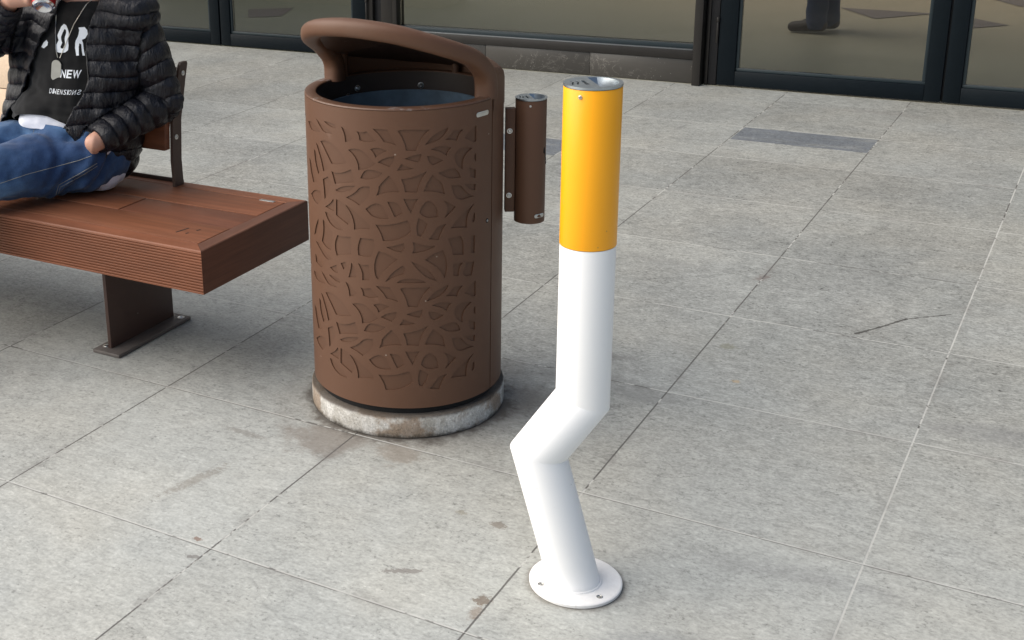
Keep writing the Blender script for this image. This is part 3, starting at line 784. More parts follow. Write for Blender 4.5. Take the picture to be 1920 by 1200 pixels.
# traced cut-outs: pixel outlines on the panel, turned into (angle, height) on the drum
F_ = FPX
def ray(px, py):
    d = right * ((px - CX) / F_) + down * ((py - CY) / F_) + fwd; return d
def drum(px, py):
    d = ray(px, py); ox, oy = CAM.x - BC.x, CAM.y - BC.y
    a = d.x ** 2 + d.y ** 2; b = ox * d.x + oy * d.y; c = ox * ox + oy * oy - RB * RB
    D = max(0.0, b * b - a * c); t = (-b - math.sqrt(D)) / a; X = CAM + d * t
    an = math.degrees(math.atan2(X.y - BC.y, X.x - BC.x)) - math.degrees(VIEW)
    return (an, X.z)
Z2, Z3, Z4, Z5, Z7, PX = (570, 215, 7.5), (740, 215, 7.5), (570, 360, 7.5), (740, 360, 7.5), (560, 500, 3.53), (0, 0, 1)
SH = [
(Z2,(60,90),(110,95),(190,190),(230,240),(110,225),(75,150)), (Z2,(165,50),(210,100),(330,200),(400,270),(275,250),(215,150)),
(Z2,(280,90),(350,105),(430,135),(445,190),(380,175),(310,125)), (Z2,(520,165),(600,220),(680,330),(650,370),(580,385),(565,270)),
(Z2,(740,235),(800,255),(880,235),(940,300),(1005,370),(880,390),(780,360),(770,290)), (Z2,(965,200),(1060,205),(1170,212),(1230,320),(1290,430),(1200,400),(1120,385),(1060,290)),
(Z3,(45,235),(75,212),(280,212),(490,212),(400,300),(330,430),(300,510),(160,505),(140,420),(95,310)),
(Z2,(230,370),(300,362),(380,395),(480,480),(560,590),(600,680),(500,700),(385,690),(310,530)), (Z2,(165,385),(230,480),(300,620),(340,760),(270,795),(235,620)),
(Z2,(140,480),(190,560),(230,700),(240,790),(200,830),(165,700),(150,600)), (Z2,(75,600),(110,680),(150,820),(185,940),(130,950),(95,780)),
(Z2,(620,495),(690,475),(800,490),(880,560),(1000,690),(900,760),(765,780),(755,680),(700,570)), (Z2,(930,485),(1000,465),(1090,475),(1165,510),(1080,545),(1005,605),(980,540)),
(Z2,(1035,670),(1130,610),(1270,585),(1250,680),(1200,735),(1110,700)), (Z3,(35,785),(95,695),(165,725),(260,760),(140,785)), (Z3,(140,620),(240,580),(375,550),(370,620),(330,670),(230,650)),
(Z2,(790,895),(825,820),(870,775),(960,775),(1105,820),(1050,880),(960,905),(870,910)), (Z2,(385,795),(440,820),(540,820),(660,770),(700,870),(700,950),(560,955),(435,975),(410,880)),
(Z2,(440,1060),(520,1015),(620,1000),(720,1000),(660,1060),(560,1090),(480,1085)), (Z2,(265,905),(335,870),(380,950),(350,1080),(290,1190),(280,1050)),
(Z2,(100,1110),(155,1050),(230,1075),(250,1180),(190,1260),(140,1210)), (Z2,(590,1165),(700,1110),(795,1010),(920,1010),(930,1100),(870,1200),(775,1275),(690,1215)),
(Z2,(1015,1140),(1050,1060),(1050,1000),(1195,855),(1280,960),(1340,1090),(1200,1090),(1100,1110)), (Z3,(90,910),(250,885),(450,800),(370,930),(330,1040),(320,1095),(145,1090),(130,1000)),
(Z3,(410,1080),(450,960),(530,845),(600,910),(675,970),(690,1060),(710,1120),(560,1080)), (Z3,(615,820),(730,770),(845,750),(900,800),(930,880),(840,900),(730,890)),
(Z3,(455,580),(560,585),(680,645),(620,680),(540,715),(480,670)), (Z3,(510,490),(600,445),(700,440),(795,465),(750,520),(730,575),(640,520)),
(Z3,(430,425),(480,350),(580,260),(755,180),(740,230),(680,310),(600,370)), (Z3,(710,355),(780,290),(830,215),(965,210),(910,270),(880,365),(800,350)),
(Z3,(985,330),(1060,220),(1150,150),(1150,370),(1120,390),(1050,350)), (Z3,(835,620),(850,540),(920,470),(1000,450),(1090,470),(1000,560),(955,660),(960,770),(880,720)),
(Z3,(1145,535),(1145,660),(1115,620),(1115,580)), (Z3,(1050,745),(1140,775),(1140,890),(1070,875),(1060,810)), (Z3,(985,980),(1060,975),(1140,975),(1135,1060),(1060,1050)),
(Z3,(800,995),(930,990),(990,1070),(1050,1120),(1120,1145),(1030,1170),(950,1200),(870,1180),(830,1120)),
(Z4,(300,205),(370,160),(410,95),(440,180),(420,270),(360,240)), (Z4,(450,100),(520,130),(590,200),(640,290),(650,400),(615,460),(530,390),(450,325)),
(Z4,(295,275),(340,290),(430,380),(500,460),(545,540),(450,520),(370,450),(325,370)), (Z4,(580,180),(650,220),(740,300),(860,400),(930,480),(920,525),(800,515),(705,530),(700,430),(660,300)),
(Z4,(865,240),(940,180),(1030,155),(1110,200),(1150,290),(1190,375),(1080,380),(1000,360),(940,330)), (Z4,(1170,135),(1290,145),(1350,200),(1380,300),(1330,330),(1275,355),(1225,250)),
(Z5,(120,95),(210,105),(330,95),(280,180),(230,305),(180,220)), (Z5,(350,290),(370,220),(420,150),(480,120),(560,170),(600,260),(605,350),(480,370),(390,340)),
(Z5,(690,120),(780,160),(860,210),(780,300),(700,370),(740,290),(745,200)), (Z5,(1130,155),(1060,250),(1020,360),(1015,500),(900,500),(790,510),(850,420),(950,310)),
(Z5,(1130,285),(1130,390),(1105,430),(1085,400),(1100,330)), (Z4,(1005,460),(1150,468),(1300,445),(1450,400),(1490,450),(1500,560),(1440,620),(1280,685),(1110,690),(1080,580)),
(Z5,(335,365),(400,400),(460,450),(430,540),(370,630),(320,610),(300,500)), (Z5,(480,665),(550,570),(610,480),(725,450),(670,540),(630,640),(620,675)),
(Z4,(200,375),(210,470),(190,560),(145,600),(165,480)), (Z4,(265,380),(340,480),(400,560),(400,700),(380,820),(310,780),(250,690),(275,550)),
(Z4,(470,605),(550,630),(655,630),(670,750),(660,880),(560,880),(460,895),(435,800),(435,700)), (Z4,(790,645),(980,665),(1000,780),(940,910),(850,910),(765,890),(750,780)),
(Z4,(1155,775),(1270,760),(1400,720),(1420,790),(1370,850),(1270,830)), (Z5,(250,700),(400,750),(570,765),(430,840),(245,865),(275,790)),
(Z5,(750,655),(930,620),(970,700),(970,880),(820,885),(800,780)), (Z5,(1070,610),(1130,610),(1125,855),(1070,850)),
(Z4,(165,690),(230,720),(300,850),(400,940),(340,960),(280,900),(220,790)), (Z4,(160,870),(200,930),(270,1050),(240,1060),(170,980)),
(Z4,(365,1060),(455,1025),(480,1140),(430,1130)), (Z4,(515,1000),(580,985),(600,1040),(555,1090)),
(PX,(710,471),(727,476),(745,487),(732,497),(716,511),(709,524),(704,520),(701,500),(704,484)), (Z5,(425,955),(540,870),(680,820),(735,950),(740,1100),(705,1210),(620,1080),(520,1010)),
(PX,(771,491),(788,497),(805,507),(819,527),(800,521),(785,508)), (PX,(722,529),(735,511),(755,498),(760,504),(757,514),(740,519)), (Z7,(648,108),(680,85),(750,77),(820,90),(842,106),(740,110)),
(Z4,(760,1000),(820,1030),(905,1025),(930,1130),(920,1240),(820,1240),(820,1130)), (Z4,(665,995),(715,1060),(735,1200),(625,1200),(652,1100)), (Z5,(820,1010),(960,990),(915,1060),(900,1180),(830,1180)), (Z5,(1010,990),(1120,975),(1085,1170),(1000,1190),(950,1150)),
]
def chaikin(L, k=1):
    # rounds only gentle corners so the leaf tips stay sharp
    out = []
    n = len(L)
    for i in range(n):
        p, q, r = Vector(L[i - 1]), Vector(L[i]), Vector(L[(i + 1) % n])
        s = Vector((RB * PI / 180, 1))
        a = Vector(((q - p).x * s.x, (q - p).y)); b = Vector(((r - q).x * s.x, (r - q).y))
        if a.length < 1e-6 or b.length < 1e-6: continue
        if a.angle(b) < math.radians(48): out += [tuple(q * .75 + p * .25), tuple(q * .75 + r * .25)]
        else: out.append(tuple(q))
    return out
PER = 0.388
def polys():
    P = []
    for s in SH:
        (ox, oy, k), pts = s[0], s[1:]
        P.append([drum(ox + a / k, oy + b / k) for a, b in pts])
    out = []
    def ok(L): return min(z for a, z in L) > 0.118 and max(z for a, z in L) < 0.805
    for L in P:
        out.append(L)
        L2 = [(a, z - PER) for a, z in L]
        if ok(L2): out.append(L2)
    front = [L for L in out if ok(L)]
    left = [[(a - 104, z) for a, z in L] for L in front if max(a for a, z in L) < 44 and min(a for a, z in L) > -12]
    left = [L for L in left if max(a for a, z in L) < -72 or True]
    # keep only those clear of the traced ones
    def clear(L, S):
        c = sum(a for a, z in L) / len(L); 
        return max(a for a, z in L) < -79.5
    front += [L for L in left if clear(L, front)]
    return [chaikin(L) for L in front]
def cut_sheet(holes, a0, a1, z0, z1, r, th, name, mat, parent):
    """sheet on the drum between two angles with the holes really cut out"""
    co, ed = [], []
    def loop(L):
        k = len(co)
        for q in L: co.append(Vector((q[0] * RB * PI / 180, q[1])))
        for i in range(len(L)): ed.append((k + i, k + (i + 1) % len(L)))
    na = int((a1 - a0) / 3); nz = 12
    B = [(a0 + (a1 - a0) * i / na, z0) for i in range(na)] + [(a1, z0 + (z1 - z0) * i / nz) for i in range(nz)] + [(a1 - (a1 - a0) * i / na, z1) for i in range(na)] + [(a0, z1 - (z1 - z0) * i / nz) for i in range(nz)]
    loop(B)
    dens = []
    for L in holes:
        L2 = []
        for i in range(len(L)):
            p, q = L[i], L[(i + 1) % len(L)]
            n = max(1, int(abs(q[0] - p[0]) / 3))
            L2 += [(p[0] + (q[0] - p[0]) * t / n, p[1] + (q[1] - p[1]) * t / n) for t in range(n)]
        dens.append(L2); loop(L2)
    for i in range(1, na):
        for j in range(1, 44):
            co.append(Vector(((a0 + (a1 - a0) * i / na) * RB * PI / 180, z0 + (z1 - z0) * j / 44)))
    vs, es, fs, *_ = geometry.delaunay_2d_cdt(co, ed, [], 1, 1e-6)
    K = RB * PI / 180
    HP = [([(a * K, z) for a, z in L], min(a for a, z in L) * K, max(a for a, z in L) * K, min(z for a, z in L), max(z for a, z in L)) for L in dens]
    def inside(x, y):
        for L, x0, x1, y0, y1 in HP:
            if not (x0 <= x <= x1 and y0 <= y <= y1): continue
            r_ = False
            for i in range(len(L)):
                (xa, ya), (xb, yb) = L[i], L[i - 1]
                if (ya > y) != (yb > y) and x < (xb - xa) * (y - ya) / (yb - ya) + xa: r_ = not r_
            if r_: return True
        return False
    bm = BM(); V = [bm.verts.new(bp_(v.x / K, r, v.y)) for v in vs]
    for f in fs:
        g = sum((vs[i] for i in f), Vector((0, 0))) / len(f)
        if not inside(g.x, g.y):
            try: bm.faces.new([V[i] for i in f])
            except ValueError: pass
    bmesh.ops.delete(bm, geom=[v for v in bm.verts if not v.link_faces], context='VERTS')
    # thicken inwards
    bmesh.ops.recalc_face_normals(bm, faces=bm.faces)
    outer = bm.faces[:]
    inner = {v: bm.verts.new(v.co + Vector((BC.x - v.co.x, BC.y - v.co.y, 0)).normalized() * th) for v in bm.verts[:]}
    be = [e for e in bm.edges if len(e.link_faces) == 1]
    for e in be:
        a, b = e.verts; bm.faces.new((a, b, inner[b], inner[a]))
    for f in outer: bm.faces.new([inner[v] for v in reversed(f.verts)])
    return obj(name, bm, mat, parent, 32)
HO = polys()
cut_sheet([L for L in HO if max(a for a, z in L) < 45.6 and min(a for a, z in L) > -121], -122, 58.0, 0.080, RIMZ, RB, .0017, 'door_panel', 'brown', binn)
back = [[(a + 118, z) for a, z in L] for L in HO if -40 < min(a for a, z in L) and max(a for a, z in L) < 45] + [[(a + 205, z) for a, z in L] for L in HO if -38 < min(a for a, z in L) and max(a for a, z in L) < 28]
back = [L for L in back if max(z for a, z in L) < .80]
cut_sheet(back, 58.9, 237.2, 0.080, RIMZ, RB, .0017, 'back_panel', 'brown', binn)
bm = BM(); add_lathe(bm, BC, [(RB - .0027, .0805), (RB - .0027, RIMZ - .002)], 144); obj('liner', bm, 'liner', binn)
bm = BM(); add_lathe(bm, BC, [(RB - .0050, RIMZ + .0002), (RB - .001, RIMZ + .0004), (RB, RIMZ + .002), (RB - .0012, RIMZ + .0052), (.2195, RIMZ + .0055), (.217, RIMZ + .003), (.217, RIMZ - .02)], 144); obj('rim', bm, 'rim', binn, 50)
bm = BM(); add_lathe(bm, BC, [(.2168, RIMZ + .002), (.2168, .10), (0.001, .10)], 96); iw = obj('inner_wall', bm, 'inner', binn)
bm = BM(); add_lathe(bm, BC, [(.203, .784), (.2045, .7865), (.206, .784), (.205, .52), (.2025, .52), (.203, .784)], 96); add_lathe(bm, BC, [(.2025, .50), (0.001, .50)], 48); obj('inner_can', bm, 'can', binn)
bm = BM(); add_lathe(bm, BC, [(.232, .0602), (.232, .0800), (.2420, .0802)], 96); obj('skirt', bm, 'dark_hole', binn)
bm = BM()
for rel, z in ((188 - 20, .795), (214, .797), (222, .78)): 
    p = bp_(rel, .2165, z); nn = Vector((BC.x - p.x, BC.y - p.y, 0)); screw(bm, p, nn, .0062, .005)
parts('inner_screw', bm, 'bolt', iw)
# lock and badge on the panel
bm = BM(); p = bp_(53.6, RB, .533); nn = p - BC; nn.z = 0
add_cyl(bm, p - nn.normalized() * .002, p + nn.normalized() * .0006, .0055, n=20); obj('lock', bm, 'dark_hole', binn)
bm = BM(); screw(bm, p + nn.normalized() * .0005, nn, .0022, .002); obj('lock_pin', bm, 'bolt', binn)
def plate_on_drum(c, R0, rel0, z0, w_, h_, name, par, rot=0.0):
    bm = BM(); n = 28; ring0, ring1, ring2 = [], [], []
    for i in range(n):
        a = 2 * PI * i / n; ca, sa = math.cos(a), math.sin(a)
        x = (w_ / 2 - h_ / 2) * (1 if ca > 0 else -1) + ca * h_ / 2; y = sa * h_ / 2
        for R, off, k in ((ring0, 0.0, 1), (ring1, .0012, 1), (ring2, .0016, .8)):
            xx, yy = x * (1 - (1 - k) * .3), y * k
            an = VIEW + math.radians(rel0) + xx / R0
            R.append(Vector((c.x + (R0 + off) * math.cos(an), c.y + (R0 + off) * math.sin(an), z0 + yy)))
    add_rings(bm, [ring0, ring1, ring2]); return obj(name, bm, 'bolt', par, 40)
plate_on_drum(BC, RB, 48.6, .802, .046, .0115, 'badge', binn)

# hood
OPEN = VIEW + math.radians(-33.5)
def hp(delta, r, z): a = OPEN + math.radians(delta); return Vector((BC.x + r * math.cos(a), BC.y + r * math.sin(a), z))
def lerp_tab(T, x):
    for (x0, y0), (x1, y1) in zip(T[:-1], T[1:]):
        if x <= x1: return y0 + (y1 - y0) * (x - x0) / (x1 - x0)
    return T[-1][1]
ZE = [(0, 1.022), (20, 1.014), (45, .985), (60, .965), (75, .934), (90, .908), (105, .899), (120, .885), (150, .868), (180, .862)]
def ze(d): d = abs((d + 180) % 360 - 180); return lerp_tab(ZE, d)
bm = BM()
nd = 120; rho = [0, .2, .4, .6, .75, .86, .93, .97, 1.0]
zc = 0.957
rings = []
for k in rho[1:]:
    row = []
    for i in range(nd):
        dl = 360 * i / nd; e = ze(dl); drop = .024 * (k ** 7)
        zz = zc + (e + .020 - zc) * (k ** 1.15) + .006 * (1 - k * k) - drop
        row.append(hp(dl, (.2485 if abs((dl + 180) % 360 - 180) < 80 else .2395) * k, zz))
    rings.append(row)
vs = add_rings(bm, rings, False, False)
cv = bm.verts.new((BC.x, BC.y, zc + .006))
for i in range(nd): bm.faces.new((cv, vs[0][i], vs[0][(i + 1) % nd]))
outer_faces = bm.faces[:]
# rear wall
wall = []
for i in range(0, 85):
    dl = 93 + (267 - 93) * i / 84
    wall.append(dl)
r0 = [bm.verts.new(hp(d, .2395, ze(d) - .004)) for d in wall]; ra = [bm.verts.new(hp(d, .2445, ze(d) - .012)) for d in wall]; rb_ = [bm.verts.new(hp(d, .2468, ze(d) - .026)) for d in wall]; r1 = [bm.verts.new(hp(d, .2470, RIMZ - .03)) for d in wall]
r2 = [bm.verts.new(hp(d, .2440, RIMZ - .03)) for d in wall]; r3 = [bm.verts.new(hp(d, .2360, ze(d) - .010)) for d in wall]
for a, b in ((r0, ra), (ra, rb_), (rb_, r1), (r1, r2), (r2, r3)):
    for i in range(len(wall) - 1): bm.faces.new((a[i], a[i + 1], b[i + 1], b[i]))
# underside
rr = [[hp(360 * i / nd, .236 * k, zc - .010 + (ze(360 * i / nd) - .004 - zc) * k) for i in range(nd)] for k in (1.0, .6, .3)]
hood = obj('hood', bm, 'brown', binn, 50)
bm = BM(); add_rings(bm, rr, False, True)
lw_ = [[hp(d, .2432, z) for d in wall] for z in (RIMZ - .01, .852)]
add_rings(bm, lw_, False, False, 0, False)
lw2 = [[hp(d, .2428 if q == 0 else .235, (ze(d) - .012) if q == 0 else ze(d) - .0125) for d in wall] for q in (0, 1)]
bm2_ = [[hp(d, .2432, .852) for d in wall]] + lw2
add_rings(bm, bm2_, False, False, 0, False)
obj('hood_inside', bm, 'hoodinner', hood, 50)  # shade inside the hood, put into a darker brown
# rolled lip
path = [(94.5, .829), (94.5, .850), (93.8, .872), (91, .893), (86, .912), (80, .930), (72, .946), (60, .9645), (45, .985), (30, 1.002), (15, 1.0115), (0, 1.015)]
full = path + [(-a, z) for a, z in path[-2::-1]]
dense = []
for i in range(len(full) - 1):
    p0 = full[max(0, i - 1)]; p1 = full[i]; p2 = full[i + 1]; p3 = full[min(len(full) - 1, i + 2)]
    for t in (0, .25, .5, .75):
        dense.append(tuple(0.5 * ((2 * p1[k]) + (-p0[k] + p2[k]) * t + (2 * p0[k] - 5 * p1[k] + 4 * p2[k] - p3[k]) * t * t + (-p0[k] + 3 * p1[k] - 3 * p2[k] + p3[k]) * t ** 3) for k in (0, 1)))
dense.append(full[-1])
bm = BM(); rings = []
P3 = [hp(a, .2235, z) for a, z in dense]
for i, p in enumerate(P3):
    t = (P3[min(i + 1, len(P3) - 1)] - P3[max(i - 1, 0)]).normalized()
    rad = Vector((p.x - BC.x, p.y - BC.y, 0)).normalized()
    v_ = t.cross(rad).normalized(); rad2 = v_.cross(t).normalized()
    f = min(1.0, min(i, len(P3) - 1 - i) / 14)
    wv = .025 - .0035 * (f)
    ring = []
    for q in range(28):
        an = 2 * PI * q / 28; c_, s_ = math.cos(an), math.sin(an)
        ex = .75
        ring.append(p + rad2 * (.0262 * math.copysign(abs(c_) ** ex, c_)) + v_ * (wv * math.copysign(abs(s_) ** ex, s_)))
    rings.append(ring)
add_rings(bm, rings); obj('rolled_lip', bm, 'brown', hood, 60)
bm = BM()
for rel, r, z0, z1 in ((226, .222, .835, .95), (143, .226, .834, .862)):  # wide rod is added, standing for a bright band on the hood's inner wall
    add_cyl(bm, bp_(rel, r, z0), bp_(rel, r, z1), .018 if rel > 200 else .010, n=20)
parts('bright_band_and_strut', bm, 'brown', hood)
# small ash tube on the bin's side
TR = 90.0
tb = bp_(TR, .313, 0); 
bm = BM()
dirv = (tb - BC); dirv.z = 0; dirv.normalize(); sdv = Vector((-dirv.y, dirv.x, 0))
Mx = Matrix((( dirv.x, sdv.x, 0, BC.x), (dirv.y, sdv.y, 0, BC.y), (0, 0, 1, 0), (0, 0, 0, 1)))
b2 = BM(); add_box(b2, (.2502, -.012, .512), (.2745, .012, .778), .002, 0, Mx); obj('bracket', b2, 'brown', binn)
b2 = BM()
for z in (.722, .556): screw(b2, Mx @ Vector((.2605, -.0122, z)), -sdv, .0050, .004)
parts('bracket_screw', b2, 'bolt', binn)
at = None
bm.free()
asht = empty('wall_ashtray', (tb.x, tb.y, .485), 'narrow brown tube ashtray with steel cap, bolted to the right side of the litter bin', 'ashtray')
bm = BM(); add_cyl(bm, (tb.x, tb.y, .487), (tb.x, tb.y, .8005), .0385, n=56, bevel=.0012, cap1=False); obj('tube', bm, 'brown', asht)
ash_head((tb.x, tb.y), .805, .0392, asht, (0.80, 0.60), .8)
bm = BM(); a = VIEW - math.radians(8); screw(bm, Vector((tb.x + .0386 * math.cos(a), tb.y + .0386 * math.sin(a), .789)), (math.cos(a), math.sin(a), 0), .002, .002); obj('rivet', bm, 'bolt', asht)
plate_on_drum(tb, .0385, 36, .507, .030, .010, 'badge', asht)
bm = BM()
for k, (rel, z) in enumerate(((54, .672), (62, .668), (58, .676), (66, .658), (70, .650), (74, .640))):
    a = VIEW + math.radians(rel); p = Vector((tb.x + .0386 * math.cos(a), tb.y + .0386 * math.sin(a), z)); 
    bmesh.ops.create_icosphere(bm, subdivisions=1, radius=.0045, matrix=Matrix.Translation(p) @ Matrix.Diagonal((.3, .6, 1.6 - .1 * k, 1)))
obj('scorch_hole', bm, 'dark_hole', asht)

# ------------------------------------------------------------------ people: bodies as remeshed limbs
def add_ell(bm, c, r, rot=None, n=20):
    Mx = Matrix.Translation(c)
    if rot is not None: Mx = Mx @ rot
    bmesh.ops.create_uvsphere(bm, u_segments=n, v_segments=n // 2 + 2, radius=1, matrix=Mx @ Matrix.Diagonal((*r, 1)))
def add_limb(bm, p0, p1, r0, r1, side=None, flat=1.0, n=24):
    """tapered limb with round ends; flat scales the section along 'side'"""
    p0, p1 = Vector(p0), Vector(p1); d = (p1 - p0); L = d.length; dn = d.normalized()
    if side is None: u_, v_ = frame_from(d)
    else: u_ = (Vector(side) - dn * Vector(side).dot(dn)).normalized(); v_ = dn.cross(u_)
    rings = []
    for k in range(1, 6):
        a = -PI / 2 + PI / 2 * k / 6; rings.append((p0 + dn * (r0 * math.sin(a)), r0 * math.cos(a)))
    for k in range(0, 9): t = k / 8; rings.append((p0 + d * t, r0 + (r1 - r0) * t))
    for k in range(1, 6):
        a = PI / 2 * k / 6; rings.append((p1 + dn * (r1 * math.sin(a)), r1 * math.cos(a)))
    add_rings(bm, [[c + u_ * (math.cos(q) * r * flat) + v_ * (math.sin(q) * r) for q in (2 * PI * i / n for i in range(n))] for c, r in rings])
def remesh(bm, voxel, smooth=4):
    me = bpy.data.meshes.new('tmp'); bmesh.ops.recalc_face_normals(bm, faces=bm.faces); bm.to_mesh(me); bm.free()
    o = bpy.data.objects.new('tmp', me); C.objects.link(o)
    r = o.modifiers.new('r', 'REMESH'); r.mode = 'VOXEL'; r.voxel_size = voxel
    s = o.modifiers.new('s', 'SMOOTH'); s.iterations = smooth; s.factor = 0.5
    dg = bpy.context.evaluated_depsgraph_get(); out = bpy.data.meshes.new_from_object(o.evaluated_get(dg))
    bpy.data.objects.remove(o); bpy.data.meshes.remove(me)
    return out
def displace(me, fn):
    n = len(me.vertices); co = np.empty(n * 3); me.vertices.foreach_get('co', co)
    no = np.empty(n * 3); me.vertices.foreach_get('normal', no)
    co = co.reshape(-1, 3); no = no.reshape(-1, 3)
    me.vertices.foreach_set('co', fn(co, no).ravel()); me.update()
def nz(p, s): return noise.noise(Vector(p) * s)
def seg(co, a, b):
    a, b = np.array(a), np.array(b); d = b - a; L = np.linalg.norm(d); t = ((co - a) @ d) / L ** 2
    tc = np.clip(t, 0, 1); dist = np.linalg.norm(co - (a + tc[:, None] * d), axis=1); return t * L, dist

V3 = Vector
def soften(me, it=24):
    b = bmesh.new(); b.from_mesh(me)
    for k in range(it):
        new = {}
        for v in b.verts:
            if v.is_boundary:
                nb = [e.other_vert(v).co for e in v.link_edges if e.is_boundary]
                if len(nb) == 2: new[v] = v.co * .5 + (nb[0] + nb[1]) * .25
        for v, c in new.items(): v.co = c
    b.to_mesh(me); b.free()
# joints of the seated person, sitting back on the bench and turned to the left
J = dict(pel=V3((.035, 1.52, .535)), hipL=V3((.090, 1.475, .520)), hipR=V3((-.035, 1.555, .525)),
         kneeL=V3((-.075, 1.075, .535)), kneeR=V3((-.36, 1.20, .56)), ankL=V3((-.14, .86, .10)), ankR=V3((-.47, .98, .10)),
         waist=V3((.055, 1.535, .66)), chest=V3((.065, 1.57, .83)), neck=V3((.085, 1.575, 1.00)), head=V3((.085, 1.545, 1.13)),
         shL=V3((.235, 1.590, .945)), shR=V3((-.105, 1.565, .955)), elL=V3((.302, 1.650, .690)), wrL=V3((.215, 1.415, .600)),
         elR=V3((-.215, 1.395, .845)), wrR=V3((.020, 1.345, 1.020)))
pers = empty('person', (0.05, 1.35, 0), 'person in black quilted jacket and blue jeans sitting on the bench, drinking from a can', 'person')
def ppart(name, me, mat, smooth=60, parent=None): return link_mesh(name, me, mat, parent or pers, smooth)

CANB = V3((.134, 1.346, .995)); CANT = CANB + V3((-.35, .60, .70)).normalized() * .115
canax = (CANT - CANB).normalized()
def body_mesh():
    bm = BM()
    add_ell(bm, J['pel'], (.155, .11, .10)); add_limb(bm, J['pel'], J['chest'], .12, .125, (1, 0, 0), 1.15); add_limb(bm, J['chest'], J['neck'] - V3((0, 0, .06)), .12, .09, (1, 0, 0), 1.3)
    add_limb(bm, J['neck'] - V3((0, 0, .05)), J['head'] - V3((0, 0, .03)), .058, .054)
    # head
    h = J['head']; f = V3((-.08, -.97, -.05)).normalized(); s = V3((.99, -.08, 0))
    add_ell(bm, h + V3((0, .012, .030)), (.076, .096, .10)); add_ell(bm, h + f * .035 - V3((0, 0, .035)), (.056, .060, .065)); add_ell(bm, h + f * .07 - V3((0, 0, .085)), (.030, .026, .022))
    add_limb(bm, h + f * .094 + V3((0, 0, .028)), h + f * .116 - V3((0, 0, .014)), .009, .014, n=12)     # nose
    for sg in (-1, 1):
        add_ell(bm, h + s * (.078 * sg) - f * .005 + V3((0, 0, .005)), (.010, .020, .032)); add_limb(bm, h + f * .088 + s * (.012 * sg) + V3((0, 0, .042)), h + f * .078 + s * (.048 * sg) + V3((0, 0, .040)), .010, .008, n=12)
    add_limb(bm, h + f * .094 - s * .020 - V3((0, 0, .046)), h + f * .094 + s * .020 - V3((0, 0, .046)), .009, .009, n=12)
    add_limb(bm, h + f * .092 - s * .016 - V3((0, 0, .058)), h + f * .092 + s * .016 - V3((0, 0, .058)), .010, .010, n=12)
    for S in 'LR':
        add_limb(bm, J['sh' + S], J['el' + S], .052, .042); add_limb(bm, J['el' + S], J['wr' + S], .042, .028)
        add_limb(bm, J['neck'] - V3((0, 0, .04)), J['sh' + S], .05, .052)
        add_limb(bm, J['hip' + S], J['knee' + S], .082, .058); add_limb(bm, J['knee' + S], J['ank' + S], .055, .036)
        fd = (J['knee' + S] - J['hip' + S]); fd.z = 0; fd.normalize()
        add_limb(bm, J['ank' + S] - V3((0, 0, .045)), J['ank' + S] + fd * .15 - V3((0, 0, .06)), .038, .028)
    # left hand sliding into the hip pocket
    w = J['wrL']; hd = V3((-.070, .085, -.060)).normalized(); sdh = V3((.10, -.50, -.75)).normalized()
    nrm = hd.cross(sdh).normalized(); sdh = nrm.cross(hd).normalized()
    add_limb(bm, w, w + hd * .07, .030, .036, nrm, .55)
    for k in range(4):
        b = w + hd * .085 + sdh * (.028 - .0187 * k); add_limb(bm, b, b + hd * (.036, .042, .040, .032)[k] - nrm * .006, .0092, .0085, n=12); add_limb(bm, b + hd * .036 - nrm * .006, b + hd * (.070, .078, .074, .058)[k] - nrm * .022, .0085, .007, n=12)
    add_limb(bm, w + hd * .03 + sdh * .030, w + hd * .065 + sdh * .052, .012, .010, n=12); add_limb(bm, w + hd * .065 + sdh * .052, w + hd * .092 + sdh * .056, .010, .008, n=12)
    # right hand round the can
    w = J['wrR']; mid = CANB + canax * .060
    out = (w - mid); out -= canax * out.dot(canax); out.normalize(); tan = canax.cross(out).normalized()
    add_limb(bm, w, mid + out * .047 - tan * .004, .028, .030, canax, 1.25)
    add_limb(bm, mid + out * .048 - canax * .024, mid + out * .048 + canax * .026, .017, .017, n=14)
    for k in range(4):
        cc = mid + canax * (-.030 + .020 * k); rad = (.0335 + .0085)
        prev = cc + out * (rad + .006) 
        ang = [0, 38, 76, 112, (140, 150, 148, 138)[k]]
        ps = [cc + (out * math.cos(math.radians(a)) + tan * math.sin(math.radians(a))) * rad for a in ang]
        ps[0] = prev
        for q in range(4): add_limb(bm, ps[q], ps[q + 1], .0092 - .0006 * q, .0088 - .0006 * q, n=12)
    cc = mid + canax * .030
    ps = [cc + (out * math.cos(math.radians(a)) + tan * math.sin(math.radians(a))) * .0425 + canax * dz for a, dz in ((0, -.03), (-35, -.005), (-72, .010), (-100, .016))]
    for q in range(3): add_limb(bm, ps[q], ps[q + 1], .0115 - .001 * q, .0105 - .001 * q, n=12)
    return remesh(bm, .0042, 2)
bodyme = body_mesh(); ppart('body', bodyme, 'skin')
h = J['head']; f_ = V3((-.08, -.97, -.05)).normalized(); s_ = V3((.99, -.08, 0))
for sg in (-1, 1):
    bm = BM(); add_ell(bm, h + f_ * .083 + s_ * (.031 * sg) + V3((0, 0, .022)), (.013, .012, .011)); e = obj('eye', bm, 'eye', pers, 60)
    bm = BM(); add_ell(bm, h + f_ * .092 + s_ * (.031 * sg) + V3((0, 0, .022)), (.006, .0045, .006)); obj('iris', bm, 'iris', e, 60)
bm = BM(); add_ell(bm, h + V3((0, .022, .048)), (.084, .098, .096)); add_ell(bm, h + V3((0, .050, .010)), (.078, .072, .085))
me = remesh(bm, .006, 2)
b2 = bmesh.new(); b2.from_mesh(me)
